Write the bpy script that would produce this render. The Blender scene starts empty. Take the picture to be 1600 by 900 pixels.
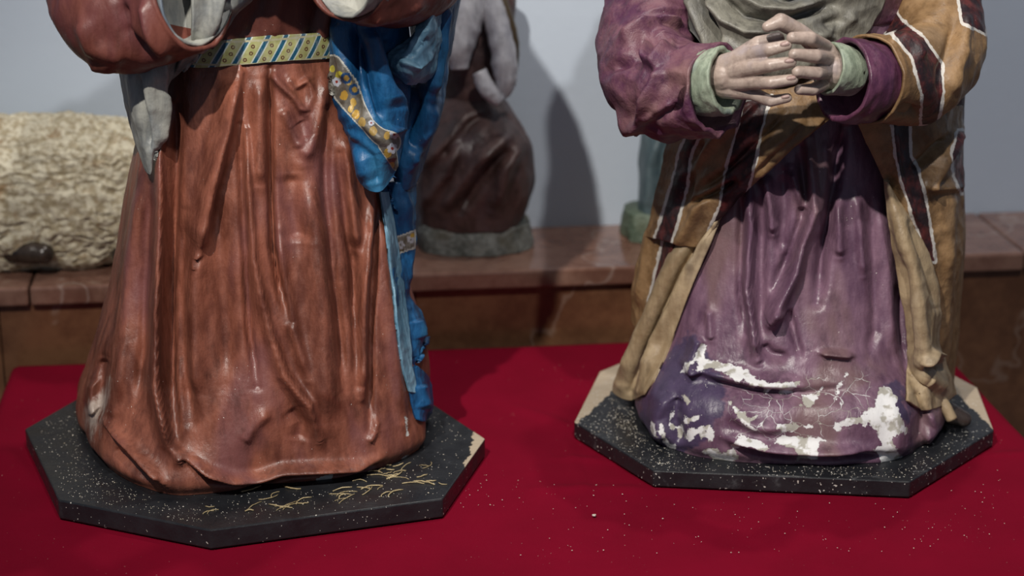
import bpy, math, random
import numpy as np
from mathutils import Vector
from mathutils.bvhtree import BVHTree

random.seed(4); RNG = np.random.RandomState(4)
SC = bpy.context.scene
COL = SC.collection

# ------------------------------------------------------------------ camera
FPX = 3111.1; PIT = math.radians(18.0); CAMH = 1.07
cp, sp = math.cos(PIT), math.sin(PIT)
cd = bpy.data.cameras.new('camera'); cam = bpy.data.objects.new('camera', cd); COL.objects.link(cam)
cam.location = (0, 0, CAMH); cam.rotation_euler = (math.pi/2 - PIT, 0, 0)
cd.sensor_width = 36; cd.lens = 70.0; cd.clip_start = .05; cd.clip_end = 50
cd.dof.use_dof = True; cd.dof.focus_distance = 2.53; cd.dof.aperture_fstop = 2.8
SC.camera = cam

# ------------------------------------------------------------------ world, lights, exposure
w = bpy.data.worlds.new('world'); SC.world = w; w.use_nodes = True
w.node_tree.nodes['Background'].inputs[0].default_value = (.62, .74, 1.0, 1)
w.node_tree.nodes['Background'].inputs[1].default_value = .17
def spot(name, loc, target, power, size, angle, color, blend=.5):
    l = bpy.data.lights.new(name, 'SPOT'); l.energy = power; l.shadow_soft_size = size
    l.spot_size = math.radians(angle); l.spot_blend = blend; l.color = color
    o = bpy.data.objects.new(name, l); COL.objects.link(o); o.location = loc
    o.rotation_euler = (Vector(target) - Vector(loc)).to_track_quat('-Z', 'Y').to_euler()
    return o
spot('spot_lamp_front', (-.78, .15, 2.8), (.25, 2.75, .25), 480, .03, 48, (1, .94, .86), 1.0)
spot('spot_lamp_back', (.55, 2.95, 3.6), (.2, 2.75, 0), 120, .05, 70, (1, .94, .88))
spot('added_fill_spot', (.5, .2, 3.3), (.3, 3.0, .35), 230, .04, 55, (1, .95, .9), 1.0)  # added fill light, brightens the seated figurine and the right of the wall
SC.view_settings.view_transform = 'Standard'; SC.view_settings.look = 'None'
SC.view_settings.gamma = 1; SC.view_settings.use_curve_mapping = False
SC.view_settings.exposure = 0.0

# ------------------------------------------------------------------ pixel <-> place helpers
def ray(px, py):
    u = (px-800)/FPX; v = (450-py)/FPX
    return np.array([u, cp+v*sp, -sp+v*cp])
def PY(px, py, Y):
    d = ray(px, py); s = Y/d[1]; return np.array([s*d[0], Y, CAMH+s*d[2]])
def PZ(px, py, z):
    d = ray(px, py); s = (z-CAMH)/d[2]; return np.array([s*d[0], s*d[1], z])
def proj(V):
    x = V[:, 0]; y = V[:, 1]; z = V[:, 2]-CAMH
    dep = y*cp - z*sp; up = y*sp + z*cp
    return 800+FPX*x/dep, 450-FPX*up/dep
PXM = 1/FPX          # metres per pixel per metre of distance

# ------------------------------------------------------------------ noise
_perm = RNG.permutation(256); _perm = np.concatenate([_perm, _perm, _perm])
_grad = RNG.normal(size=(256, 3)); _grad /= np.linalg.norm(_grad, axis=1)[:, None]
def perlin(P):
    P = np.asarray(P, float); i = np.floor(P).astype(int); f = P-i; i &= 255
    u = f*f*f*(f*(f*6-15)+10); out = np.zeros(len(P))
    for dx in (0, 1):
        wx = u[:, 0] if dx else 1-u[:, 0]
        for dy in (0, 1):
            wy = u[:, 1] if dy else 1-u[:, 1]
            for dz in (0, 1):
                wz = u[:, 2] if dz else 1-u[:, 2]
                h = _perm[_perm[_perm[(i[:, 0]+dx) & 255]+((i[:, 1]+dy) & 255)]+((i[:, 2]+dz) & 255)]
                g = _grad[h]
                out += wx*wy*wz*(g[:, 0]*(f[:, 0]-dx)+g[:, 1]*(f[:, 1]-dy)+g[:, 2]*(f[:, 2]-dz))
    return out*1.5
def fbm(P, s, octv=3):
    o = 0; a = 1.0
    for k in range(octv):
        o = o + a*perlin(np.asarray(P)*s+17.3*k); s *= 2.03; a *= .5
    return o
def ridge(P, s, octv=2):
    o = 0; a = 1.0
    for k in range(octv):
        o = o + a*(1-2*np.abs(perlin(np.asarray(P)*s+9.7*k))); s *= 2.1; a *= .5
    return o

# ------------------------------------------------------------------ traced fold lines and outlines -> displacement / distance
def seg_dist(px, py, pts):
    """signed distance to a polyline (positive on the right of a downward path) and fraction along it"""
    pts = np.asarray(pts, float); n = len(pts)-1
    L = np.linalg.norm(np.diff(pts, axis=0), axis=1); cum = np.concatenate([[0], np.cumsum(L)])
    best = np.full(px.shape, 1e9); sg = np.ones(px.shape); fr = np.zeros(px.shape)
    for k in range(n):
        a = pts[k]; d = (pts[k+1]-a)/max(L[k], 1e-6)
        qx = px-a[0]; qy = py-a[1]
        t = np.clip(qx*d[0]+qy*d[1], 0, L[k])
        dist = np.hypot(qx-t*d[0], qy-t*d[1]); m = dist < best
        cr = -(d[0]*qy-d[1]*qx)
        best = np.where(m, dist, best); sg = np.where(m, np.sign(cr), sg); fr = np.where(m, (cum[k]+t)/cum[-1], fr)
    return best*sg, fr
def fold_field(px, py, folds):
    out = np.zeros(px.shape)
    for f in folds:
        pts, wd, amp = f[0], f[1], f[2]; kind = f[3] if len(f) > 3 else 0; ends = f[4] if len(f) > 4 else .15
        d, t = seg_dist(px, py, pts)
        wl = np.where(d < 0, wd, wd)
        if kind == 1: wl = np.where(d > 0, wd*.34, wd)
        if kind == -1: wl = np.where(d < 0, wd*.34, wd)
        g = np.exp(-(d/wl)**2)
        e = np.clip(np.minimum(t, 1-t)/max(ends, 1e-3), 0, 1); e = e*e*(3-2*e) if ends > 0 else 1
        out += amp*g*(.3+.7*e)
    return out
def poly_sd(px, py, pts):
    """signed distance to a closed outline, positive inside"""
    pts = np.asarray(pts, float); n = len(pts)
    d, _ = seg_dist(px, py, np.vstack([pts, pts[:1]])); d = np.abs(d)
    ins = np.zeros(px.shape, bool); j = n-1
    for i in range(n):
        xi, yi = pts[i]; xj, yj = pts[j]
        c = ((yi > py) != (yj > py)) & (px < (xj-xi)*(py-yi)/((yj-yi) if abs(yj-yi) > 1e-9 else 1e-9)+xi)
        ins ^= c; j = i
    return np.where(ins, d, -d)
def band_sd(px, py, left, right):
    return poly_sd(px, py, list(left)+list(right)[::-1])

# ------------------------------------------------------------------ mesh helpers
def mk(name, V, F, mat=None, parent=None, attrs=None, col=None, smooth=True):
    V = np.asarray(V, float)
    if parent is not None: V = V-np.array(parent['org'])
    me = bpy.data.meshes.new(name)
    me.from_pydata(V.tolist(), [], F if isinstance(F, list) else F.tolist()); me.update()
    if smooth: me.polygons.foreach_set('use_smooth', [True]*len(me.polygons))
    for k, a in (attrs or {}).items():
        at = me.attributes.new(k, 'FLOAT', 'POINT'); at.data.foreach_set('value', np.asarray(a, np.float32))
    if col is not None:
        at = me.attributes.new('col', 'FLOAT_COLOR', 'POINT')
        c = np.ones((len(V), 4), np.float32); c[:, :3] = col; at.data.foreach_set('color', c.ravel())
    if mat: me.materials.append(mat)
    o = bpy.data.objects.new(name, me); COL.objects.link(o)
    if parent is not None: o.parent = parent
    return o
def tag(o, label, cat, group=None, kind=None):
    if label: o['label'] = label
    if cat: o['category'] = cat
    if group: o['group'] = group
    if kind: o['kind'] = kind
    return o
def thing(name, loc, label, cat, group=None):
    o = bpy.data.objects.new(name, None); COL.objects.link(o); o.location = loc; o.empty_display_size = .05
    o['org'] = [float(c) for c in loc]
    return tag(o, label, cat, group)
def grid_faces(nr, nc, wrap=False, off=0):
    r = np.arange(nr-1)[:, None]; c = np.arange(nc if wrap else nc-1)[None, :]
    c2 = (c+1) % nc
    return np.stack([r*nc+c, r*nc+c2, (r+1)*nc+c2, (r+1)*nc+c], -1).reshape(-1, 4)+off
def cr_resample(C, n):
    """Catmull-Rom along axis 0 through control rows C, n samples"""
    C = np.asarray(C, float); m = len(C)
    if m == 2:
        t = np.linspace(0, 1, n).reshape((-1,)+(1,)*(C.ndim-1)); return C[0]*(1-t)+C[1]*t
    E = np.concatenate([[2*C[0]-C[1]], C, [2*C[-1]-C[-2]]])
    t = np.linspace(0, m-1-1e-9, n); k = t.astype(int); f = (t-k).reshape((-1,)+(1,)*(C.ndim-1))
    a, b, c, d = E[k], E[k+1], E[k+2], E[k+3]
    return .5*(2*b+(c-a)*f+(2*a-5*b+4*c-d)*f**2+(3*b-a-3*c+d)*f**3)
def grid_normals(G):
    du = np.gradient(G, axis=1); dv = np.gradient(G, axis=0)
    n = np.cross(du, dv); n /= np.linalg.norm(n, axis=2)[:, :, None]+1e-12
    return n
def bvh_of(V, F): return BVHTree.FromPolygons([tuple(v) for v in V], [tuple(int(i) for i in f) for f in F])
CAMP = Vector((0, 0, CAMH))
def clear_front(G, bvhs, gap):
    """lay a cloth grid over the body below it: how far each point must come forward to lie on top"""
    nv, nu, _ = G.shape; need = np.zeros((nv, nu))
    for i in range(nv):
        for k in range(nu):
            v = Vector(G[i, k]); d = v-CAMP; L = d.length; d = d/L
            for b in bvhs:
                loc, nor, idx, dist = b.ray_cast(CAMP, d)
                if loc is not None and dist-gap < L: need[i, k] = max(need[i, k], min(L-(dist-gap), .13))
    sm = need.copy()
    for _ in range(10):
        P = np.pad(sm, 1, mode='edge'); sm = np.maximum((P[:-2, 1:-1]+P[2:, 1:-1]+P[1:-1, :-2]+P[1:-1, 2:]+2*P[1:-1, 1:-1])/6, need*.9)
    D = G-np.array([0, 0, CAMH]); D /= np.linalg.norm(D, axis=2)[:, :, None]
    return G-D*sm[:, :, None]
def smooth_grid(G, it):
    for _ in range(it):
        A = G.copy()
        A[1:-1, 1:-1] = (G[1:-1, 1:-1]*2+G[:-2, 1:-1]+G[2:, 1:-1]+G[1:-1, :-2]+G[1:-1, 2:])/6
        A[0, 1:-1] = (2*G[0, 1:-1]+G[0, :-2]+G[0, 2:])/4; A[-1, 1:-1] = (2*G[-1, 1:-1]+G[-1, :-2]+G[-1, 2:])/4
        A[1:-1, 0] = (2*G[1:-1, 0]+G[:-2, 0]+G[2:, 0])/4; A[1:-1, -1] = (2*G[1:-1, -1]+G[:-2, -1]+G[2:, -1])/4
        G = A
    return G
def sheet(name, rows, parent, mat, nu=80, nv=120, thick=.004, folds=(), crump=.0, cs=25, bvhs=(), gap=.004,
          paint=None, edge_jag=0.0, seed=0.0, world=False):
    """draped cloth: rows of (px, py, depth) control points; real thickness"""
    C = np.array([[p if world else PY(*p) for p in r] for r in rows], float)
    G = cr_resample(C, nv); G = cr_resample(G.transpose(1, 0, 2), nu).transpose(1, 0, 2)
    if len(bvhs): G = smooth_grid(clear_front(G, bvhs, gap), 2)
    N = grid_normals(G)
    view = np.array([0, 0, CAMH])-G
    s = np.sign(np.sum(N*view, axis=2).mean()); N = N*(s if s != 0 else 1)
    flat = G.reshape(-1, 3); px, py = proj(flat)
    disp = fold_field(px, py, folds)*1.4 if folds else np.zeros(len(flat))
    if crump: disp = disp+crump*(ridge(flat+seed, cs, 2)*.6+fbm(flat+seed, cs*.6, 2))
    G = G+N*disp.reshape(nv, nu)[:, :, None]
    if edge_jag:
        j = fbm(flat+seed+3, 60, 3).reshape(nv, nu)*edge_jag
        G[-1] += np.stack([0*j[-1], 0*j[-1], j[-1]], -1)
    N = grid_normals(G)*(s if s != 0 else 1)
    A = G.reshape(-1, 3); B = (G-N*thick).reshape(-1, 3); n = len(A)
    F1 = grid_faces(nv, nu); F2 = grid_faces(nv, nu)[:, ::-1]+n
    idx = np.arange(n).reshape(nv, nu)
    loop = np.concatenate([idx[0, :-1], idx[:-1, -1], idx[-1, :0:-1], idx[:0:-1, 0]])
    nxt = np.roll(loop, -1)
    F3 = np.stack([loop, loop+n, nxt+n, nxt], -1)
    if s > 0: Fa = np.concatenate([F1, F2, F3])
    else: Fa = np.concatenate([F1[:, ::-1], F2[:, ::-1], F3[:, ::-1]])
    V = np.concatenate([A, B]); attrs, col = {}, None
    if paint:
        qx, qy = proj(A); r = paint(qx, qy, A)
        attrs = {k: np.concatenate([v, v]) for k, v in r.items() if k != 'col'}
        if 'col' in r: col = np.concatenate([r['col'], r['col']])
    o = mk(name, V, Fa, mat, parent, attrs, col)
    return o
def superell(th, a, bf, bb, n=2.3):
    c, s = np.cos(th), np.sin(th); b = np.where(s < 0, bf, bb)
    return 1/((np.abs(c)/a)**n+(np.abs(s)/b)**n)**(1/n)
def poly_r(th, pts, c, rot):
    """radius of a traced footprint around c for local angles th (frame turned by rot)"""
    p = np.asarray(pts, float)-np.array(c); a = np.arctan2(p[:, 1], p[:, 0])-rot; r = np.hypot(p[:, 0], p[:, 1])
    a = (a+np.pi) % (2*np.pi)-np.pi; o = np.argsort(a); a, r = a[o], r[o]
    r = np.interp(th, np.concatenate([a-2*np.pi, a, a+2*np.pi]), np.concatenate([r, r, r]))
    k = np.array([1, 4, 6, 4, 1.])/16
    for _ in range(3): r = np.convolve(np.concatenate([r[-2:], r, r[:2]]), k, 'valid')
    return r
def loft(name, levels, parent, mat, rot=0.0, nth=300, nz=240, folds=(), crump=.0, cs=25, paint=None, back_pleats=.006,
         th_range=None, thick=0, hem=0.0, seed=0., zpow=1.0, build=True):
    """closed drapery body: levels of (z, cx, cy, radius function of local angle)"""
    if th_range is None:
        q = np.linspace(0, 1, nth, endpoint=False)       # more samples towards the viewer
        th = -np.pi/2+2*np.pi*(q-.5)+.75*np.sin(2*np.pi*(q-.5))*1.0
        th = (th+np.pi) % (2*np.pi)-np.pi; th = np.sort(th)
    else: th = np.linspace(th_range[0], th_range[1], nth)
    lv = sorted(levels, key=lambda l: l[0]); zs = np.array([l[0] for l in lv])
    R = np.array([l[3](th) for l in lv]); cx = np.array([l[1] for l in lv]); cy = np.array([l[2] for l in lv])
    z = zs[0]+(zs[-1]-zs[0])*np.linspace(0, 1, nz)**zpow
    def itp(Y):      # monotone-ish cubic (PCHIP) over z
        Y = np.asarray(Y, float); h = np.diff(zs); sh = (-1,)+(1,)*(Y.ndim-1); d = np.diff(Y, axis=0)/h.reshape(sh)
        m = np.zeros_like(Y); m[0] = d[0]; m[-1] = d[-1]
        if len(zs) > 2:
            a, b = d[:-1], d[1:]; m[1:-1] = np.where(a*b > 0, 2*a*b/(a+b+1e-12*np.sign(a+b)+1e-15), 0)
        k = np.clip(np.searchsorted(zs, z, side='right')-1, 0, len(zs)-2); t = ((z-zs[k])/h[k]).reshape(sh); hk = h[k].reshape(sh)
        return ((2*t**3-3*t**2+1)*Y[k]+(t**3-2*t**2+t)*hk*m[k]+(-2*t**3+3*t**2)*Y[k+1]+(t**3-t**2)*hk*m[k+1])
    Rz = itp(R); CX = itp(cx)[:, None]; CY = itp(cy)[:, None]
    dx = np.cos(th+rot)[None, :]; dy = np.sin(th+rot)[None, :]
    G = np.stack([CX+Rz*dx, CY+Rz*dy, np.repeat(z[:, None], len(th), 1)], -1)
    flat = G.reshape(-1, 3); px, py = proj(flat)
    front = np.clip((-(dy)+.35)*2, 0, 1); front = np.repeat(front, nz, 0).ravel()
    fold = fold_field(px, py, folds)*(1.6+.7*np.clip((py-250)/200, 0, 1))*front if folds else np.zeros(len(flat))
    disp = .15*fold
    TH = np.repeat(th[None, :], nz, 0).ravel(); Zf = flat[:, 2]
    disp = disp+back_pleats*(1-front)*np.sin(TH*13+3*np.sin(Zf*6))
    if crump: disp = disp+crump*(ridge(flat*np.array([1, 1, .5])+seed, cs, 2)*.5+fbm(flat*np.array([1, 1, .6])+seed, cs*.6, 3))
    if hem: disp = disp-hem*np.exp(-((Zf-zs[0])/.010)**2)
    D = np.stack([np.repeat(dx, nz, 0), np.repeat(dy, nz, 0), np.zeros((nz, len(th)))], -1)
    toc = np.array([0, 0, G[:, :, 2].mean()])-G; toc[:, :, 2] = 0; toc /= np.linalg.norm(toc, axis=2)[:, :, None]      # pleats stand out to the front
    G = G+D*disp.reshape(nz, -1)[:, :, None]+toc*(.8*fold).reshape(nz, -1)[:, :, None]
    A = G.reshape(-1, 3); n = len(A); nc = len(th)
    if th_range is None:
        F = grid_faces(nz, nc, wrap=True).tolist()
        F.append(list(range(nc))[::-1]); F.append(list(range((nz-1)*nc, nz*nc)))
        V = A
    else:
        B = (G-D*thick).reshape(-1, 3); F1 = grid_faces(nz, nc); F2 = F1[:, ::-1]+n
        idx = np.arange(n).reshape(nz, nc); loop = np.concatenate([idx[0, :-1], idx[:-1, -1], idx[-1, :0:-1], idx[:0:-1, 0]])
        nx = np.roll(loop, -1); F = np.concatenate([F1, F2, np.stack([loop, loop+n, nx+n, nx], -1)]).tolist(); V = np.concatenate([A, B])
    attrs, col = {}, None
    if paint:
        qx, qy = proj(V); r = paint(qx, qy, V); attrs = {k: v for k, v in r.items() if k != 'col'}; col = r.get('col')
    o = mk(name, V, F, mat, parent, attrs, col)
    return o, V, F
def tube(name, path, parent, mat, nseg=60, nl=80, crump=0., cs=30, folds=(), paint=None, caps=(True, True), seed=0., world=False, squash=1.0, hollow=0.0):
    """path of (px, py, depth, radius in px) -> tapering sleeve or limb"""
    if world: C = np.array(path, float)
    else: C = np.array([list(PY(p[0], p[1], p[2]))+[p[3]*PXM*p[2]/cp] for p in path], float)
    S = cr_resample(C, nl); P = S[:, :3]; r = S[:, 3]
    T = np.gradient(P, axis=0); T /= np.linalg.norm(T, axis=1)[:, None]
    up = np.array([.3, -.9, .3]); up /= np.linalg.norm(up); U = np.zeros_like(P)
    u0 = up-T[0]*np.dot(up, T[0]); u0 /= np.linalg.norm(u0)
    for i in range(nl):
        u0 = u0-T[i]*np.dot(u0, T[i]); u0 /= np.linalg.norm(u0); U[i] = u0
    W = np.cross(T, U); th = np.linspace(0, 2*np.pi, nseg, endpoint=False)
    D = U[:, None, :]*np.cos(th)[None, :, None]*squash+W[:, None, :]*np.sin(th)[None, :, None]
    G = P[:, None, :]+D*r[:, None, None]
    flat = G.reshape(-1, 3); px, py = proj(flat); disp = np.zeros(len(flat))
    if folds: disp = disp+1.5*fold_field(px, py, folds)*np.repeat(1-np.clip((np.arange(nl)-nl*.93)/(nl*.05), 0, 1), nseg)
    if crump: disp = disp+crump*(ridge(flat+seed, cs, 2)*.7+fbm(flat+seed, cs*.5, 3))
    G = G+D*disp.reshape(nl, nseg)[:, :, None]
    rows = [G]
    if hollow:       # turn the far end inward so that the opening shows a lip and an inside
        e = G[-1]; c = e.mean(0); t = T[-1]
        rows.append((c+(e-c)*(1-hollow))[None]); rows.append((c+(e-c)*(1-hollow*1.2)-t*.035)[None]); 
    A = np.concatenate([q.reshape(-1, 3) for q in rows]); nr = len(A)//nseg
    F = grid_faces(nr, nseg, wrap=True).tolist()
    F.append(list(range(nseg))[::-1]); F.append(list(range((nr-1)*nseg, nr*nseg)))
    attrs, col = {}, None
    if paint:
        qx, qy = proj(A); q = paint(qx, qy, A); attrs = {k: v for k, v in q.items() if k != 'col'}; col = q.get('col')
    o = mk(name, A, F, mat, parent, attrs, col)
    return o, A, F
def prism(pts, z0, z1, bev=.0):
    n = len(pts); V = []; F = []
    c = np.mean(np.asarray(pts), 0)
    ring = lambda k, z: [(c[0]+(p[0]-c[0])*k, c[1]+(p[1]-c[1])*k, z) for p in pts]
    rs = [ring(1, z0), ring(1, z1-bev), ring(1-bev*2.5, z1)] if bev else [ring(1, z0), ring(1, z1)]
    for r in rs: V += r
    for k in range(len(rs)-1):
        for i in range(n): F.append([k*n+i, k*n+(i+1) % n, (k+1)*n+(i+1) % n, (k+1)*n+i])
    F.append(list(range(n))[::-1]); F.append([(len(rs)-1)*n+i for i in range(n)])
    return V, F
def orient(pts):
    p = np.asarray(pts); a = np.sum(p[:, 0]*np.roll(p[:, 1], -1)-np.roll(p[:, 0], -1)*p[:, 1])
    return list(pts) if a > 0 else list(pts)[::-1]
def capsules(name, caps, parent, mat, voxel=.0016, smooth_it=4):
    """one continuous flesh surface grown around tapered bones: (p0, r0, p1, r1)"""
    V, F = [], []
    for p0, r0, p1, r1 in caps:
        p0, p1 = np.asarray(p0), np.asarray(p1); t = p1-p0; L = np.linalg.norm(t); t = t/max(L, 1e-6)
        a = np.array([0, 0, 1.]) if abs(t[2]) < .8 else np.array([1., 0, 0]); u = np.cross(t, a); u /= np.linalg.norm(u); v = np.cross(t, u)
        prof = [(-r0*math.cos(k*math.pi/12), r0*math.sin(k*math.pi/12)) for k in range(1, 7)]
        prof += [(L+r1*math.sin(k*math.pi/12), r1*math.cos(k*math.pi/12)) for k in range(0, 6)]
        b = len(V); ns = 16
        for h, r in prof:
            for k in range(ns):
                q = 2*math.pi*k/ns; V.append(p0+t*h+(u*math.cos(q)+v*math.sin(q))*r)
        V.append(p0-t*r0); V.append(p1+t*r1)
        m = len(prof)
        for i in range(m-1):
            for k in range(ns):
                F.append([b+i*ns+k, b+i*ns+(k+1) % ns, b+(i+1)*ns+(k+1) % ns, b+(i+1)*ns+k])
        for k in range(ns):
            F.append([b+m*ns, b+(k+1) % ns, b+k]); F.append([b+m*ns+1, b+(m-1)*ns+k, b+(m-1)*ns+(k+1) % ns])
    o = mk(name, V, F, mat, parent)
    md = o.modifiers.new('r', 'REMESH'); md.mode = 'VOXEL'; md.voxel_size = voxel; md.use_smooth_shade = True
    ms = o.modifiers.new('s', 'SMOOTH'); ms.factor = .5; ms.iterations = smooth_it
    dg = bpy.context.evaluated_depsgraph_get(); me = bpy.data.meshes.new_from_object(o.evaluated_get(dg))
    o.modifiers.clear(); o.data = me; me.name = name
    if not me.materials: me.materials.append(mat)
    return o

# ------------------------------------------------------------------ materials
class NT:
    def __init__(s, name):
        s.m = bpy.data.materials.new(name); s.m.use_nodes = True; s.t = s.m.node_tree; s.n = s.t.nodes; s.b = s.n['Principled BSDF']
        s.co = s.n.new('ShaderNodeTexCoord').outputs['Object']
    def link(s, a, b): s.t.links.new(a, b)
    def val(s, inp, v):
        if hasattr(v, 'is_linked') or hasattr(v, 'links'): s.link(v, inp)
        else: inp.default_value = v
    def noise(s, scale, detail=4, rough=.55, stretch=None, dist=0.):
        n = s.n.new('ShaderNodeTexNoise'); n.inputs['Scale'].default_value = scale; n.inputs['Detail'].default_value = detail
        n.inputs['Roughness'].default_value = rough; n.inputs['Distortion'].default_value = dist
        if stretch:
            mp = s.n.new('ShaderNodeMapping'); mp.inputs['Scale'].default_value = stretch; s.link(s.co, mp.inputs[0]); s.link(mp.outputs[0], n.inputs['Vector'])
        else: s.link(s.co, n.inputs['Vector'])
        return n.outputs['Fac']
    def math(s, op, a, b=0.0):
        n = s.n.new('ShaderNodeMath'); n.operation = op; s.val(n.inputs[0], a); s.val(n.inputs[1], b); return n.outputs[0]
    def ramp(s, v, lo, hi, a=0.0, b=1.0):
        n = s.n.new('ShaderNodeMapRange'); n.interpolation_type = 'SMOOTHSTEP'; s.val(n.inputs[0], v)
        n.inputs[1].default_value = lo; n.inputs[2].default_value = hi; n.inputs[3].default_value = a; n.inputs[4].default_value = b; return n.outputs[0]
    def mix(s, f, a, b):
        n = s.n.new('ShaderNodeMix'); n.data_type = 'RGBA'; s.val(n.inputs[0], f)
        for i, c in ((6, a), (7, b)):
            if isinstance(c, tuple): n.inputs[i].default_value = (*c[:3], 1)
            else: s.link(c, n.inputs[i])
        return n.outputs[2]
    def attr(s, name, colour=False):
        n = s.n.new('ShaderNodeAttribute'); n.attribute_name = name; return n.outputs['Color' if colour else 'Fac']
    def bump(s, h, strength, dist=.002, normal=None):
        n = s.n.new('ShaderNodeBump'); n.inputs['Strength'].default_value = strength; n.inputs['Distance'].default_value = dist
        s.link(h, n.inputs['Height'])
        if normal: s.link(normal, n.inputs['Normal'])
        return n.outputs[0]
    def done(s, col, rough=.5, normal=None, spec=.5, **kw):
        if isinstance(col, tuple): s.b.inputs['Base Color'].default_value = (*col[:3], 1)
        else: s.link(col, s.b.inputs['Base Color'])
        s.val(s.b.inputs['Roughness'], rough); s.b.inputs['Specular IOR Level'].default_value = spec
        if normal: s.link(normal, s.b.inputs['Normal'])
        for k, v in kw.items(): s.b.inputs[k].default_value = v
        return s.m
def painted(name, c1, c2, c3=None, scale=14, rough=.42, bump=.25, bscale=160, specks=.0, speck_col=(.75, .72, .66), stretch=(1, 1, .35), use_col=False, spec=.5, layers=None, brush=True):
    """old painted plaster: mottled pigment, brush streaks, dust specks, fine relief"""
    T = NT(name)
    n1 = T.noise(scale, 5, .6, stretch); n2 = T.noise(scale*4.5, 4, .6, stretch)
    f = T.ramp(T.math('ADD', T.math('MULTIPLY', n1, .65), T.math('MULTIPLY', n2, .35)), .36, .64)
    col = T.mix(f, c1, c2)
    if use_col:
        a = T.attr('col', True); n = T.n.new('ShaderNodeMix'); n.data_type = 'RGBA'; n.blend_type = 'MULTIPLY'; n.inputs[0].default_value = 1
        T.link(col, n.inputs[6]); T.link(a, n.inputs[7]); col = n.outputs[2]
    if c3: col = T.mix(T.ramp(T.noise(scale*.7+3, 3, .5, stretch), .52, .72, 0, .8), col, c3)
    gr = T.ramp(T.noise(scale*2.6, 6, .7, stretch), .5, .72, 0, .5); col = T.mix(gr, col, tuple(.38*c for c in c1))
    h = T.noise(bscale, 4, .6); r = T.ramp(n2, .3, .7, rough-.08, rough+.12)
    if layers: col, h, r = layers(T, col, h, r)
    if specks:
        sn = T.noise(420, 1, .5); m = T.ramp(T.math('ADD', sn, T.math('MULTIPLY', T.noise(9, 2), .25)), .985-specks, 1.0-specks)
        col = T.mix(m, col, speck_col)
    nb = T.bump(h, bump, .0012); nb = T.bump(n2, bump*.8, .004, nb)
    return T.done(col, r, nb, spec)

def chip_layer(T, col, h, r):
    j = T.math('ADD', T.math('MULTIPLY', T.math('SUBTRACT', T.noise(85, 4, .6), .5), 7.0), T.math('MULTIPLY', T.math('SUBTRACT', T.noise(330, 3, .6), .5), 4.0))
    m = T.ramp(T.math('ADD', T.attr('flake'), j), -.5, .5)
    col = T.mix(m, col, T.mix(T.noise(60, 2), (.40, .40, .37), (.58, .58, .56)))
    sc = T.ramp(T.math('ADD', T.attr('scuff'), T.math('MULTIPLY', T.math('SUBTRACT', T.noise(70, 4, .65, (1, 1, .5)), .5), 40.0)), -6, 10, 0, .75)
    col = T.mix(sc, col, (.40, .34, .29))
    return col, T.math('SUBTRACT', h, m), r
RED = painted('terracotta paint', (.105, .032, .020), (.275, .092, .055), (.16, .06, .06), scale=16, rough=.43, bump=.5, specks=.05, layers=chip_layer)
REDDARK = painted('dark terracotta paint', (.105, .03, .022), (.17, .052, .036), (.12, .035, .04), scale=16, rough=.45, bump=.35, specks=.02)
BLUE = painted('blue paint', (.004, .042, .12), (.009, .10, .25), (.03, .16, .30), scale=22, rough=.46, bump=.5, specks=.04, use_col=False)
def trim_layer(T, col, h, r):
    col = T.mix(T.ramp(T.attr('trim'), .4, .6), col, T.attr('col', True)); return col, h, r
BLUETRIM = painted('blue paint with floral border', (.004, .042, .12), (.009, .10, .25), (.03, .16, .30), scale=22, rough=.46, bump=.5, specks=.045, layers=trim_layer)
PALEBLUE = painted('pale blue lining paint', (.07, .18, .27), (.21, .37, .48), (.11, .24, .35), scale=26, rough=.45, bump=.5, specks=.03)
VEIL = painted('grey white veil paint', (.17, .18, .18), (.36, .36, .32), (.12, .17, .24), scale=18, rough=.5, bump=.5, specks=.02)
BELT = painted('painted belt', (.85, .85, .85), (1, 1, 1), None, scale=30, rough=.45, bump=.3, use_col=True)
SHAWL = painted('grey shawl paint', (.105, .10, .085), (.235, .225, .185), (.13, .135, .14), scale=20, rough=.5, bump=.6, specks=.02)
GREENCUFF = painted('pale green cuff paint', (.19, .23, .17), (.32, .37, .28), (.17, .21, .2), scale=40, rough=.45, bump=.4, specks=.02)
PURPLESLEEVE = painted('purple sleeve paint', (.075, .022, .055), (.155, .065, .085), (.20, .105, .10), scale=18, rough=.5, bump=.6, specks=.03, stretch=(1, 1, 1))
PURPLECUFF = painted('purple cuff paint', (.06, .017, .045), (.11, .036, .07), None, scale=25, rough=.4, bump=.4, specks=.02)
SKIN = painted('flesh paint', (.31, .235, .20), (.43, .34, .29), (.33, .28, .29), scale=28, rough=.38, bump=.2, stretch=(1, 1, 1), specks=.0)
NAIL = painted('nail paint', (.33, .22, .2), (.40, .28, .25), None, scale=60, rough=.32, bump=.1)
def cloak_layer(T, col, h, r):
    jag = T.math('MULTIPLY', T.math('SUBTRACT', T.noise(90, 3), .5), 5.0)
    a = T.math('ADD', T.attr('stripe'), jag)
    wd_ = T.math('MULTIPLY', T.noise(40, 3), 9.0)
    col = T.mix(T.ramp(T.math('ADD', a, wd_), -.5, .5), col, T.mix(T.noise(200, 3), (.42, .40, .37), (.62, .59, .54)))
    mar = T.mix(T.ramp(T.noise(45, 4, .65), .4, .68), (.018, .008, .010), (.10, .020, .018))
    col = T.mix(T.ramp(a, -.6, .6), col, mar)
    return col, h, r
OCHRE = painted('ochre cloak paint with maroon stripes', (.145, .082, .036), (.285, .172, .080), (.19, .125, .07), scale=16, rough=.5, bump=.5, specks=.03, layers=cloak_layer, stretch=(1, 1, .8))
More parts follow.
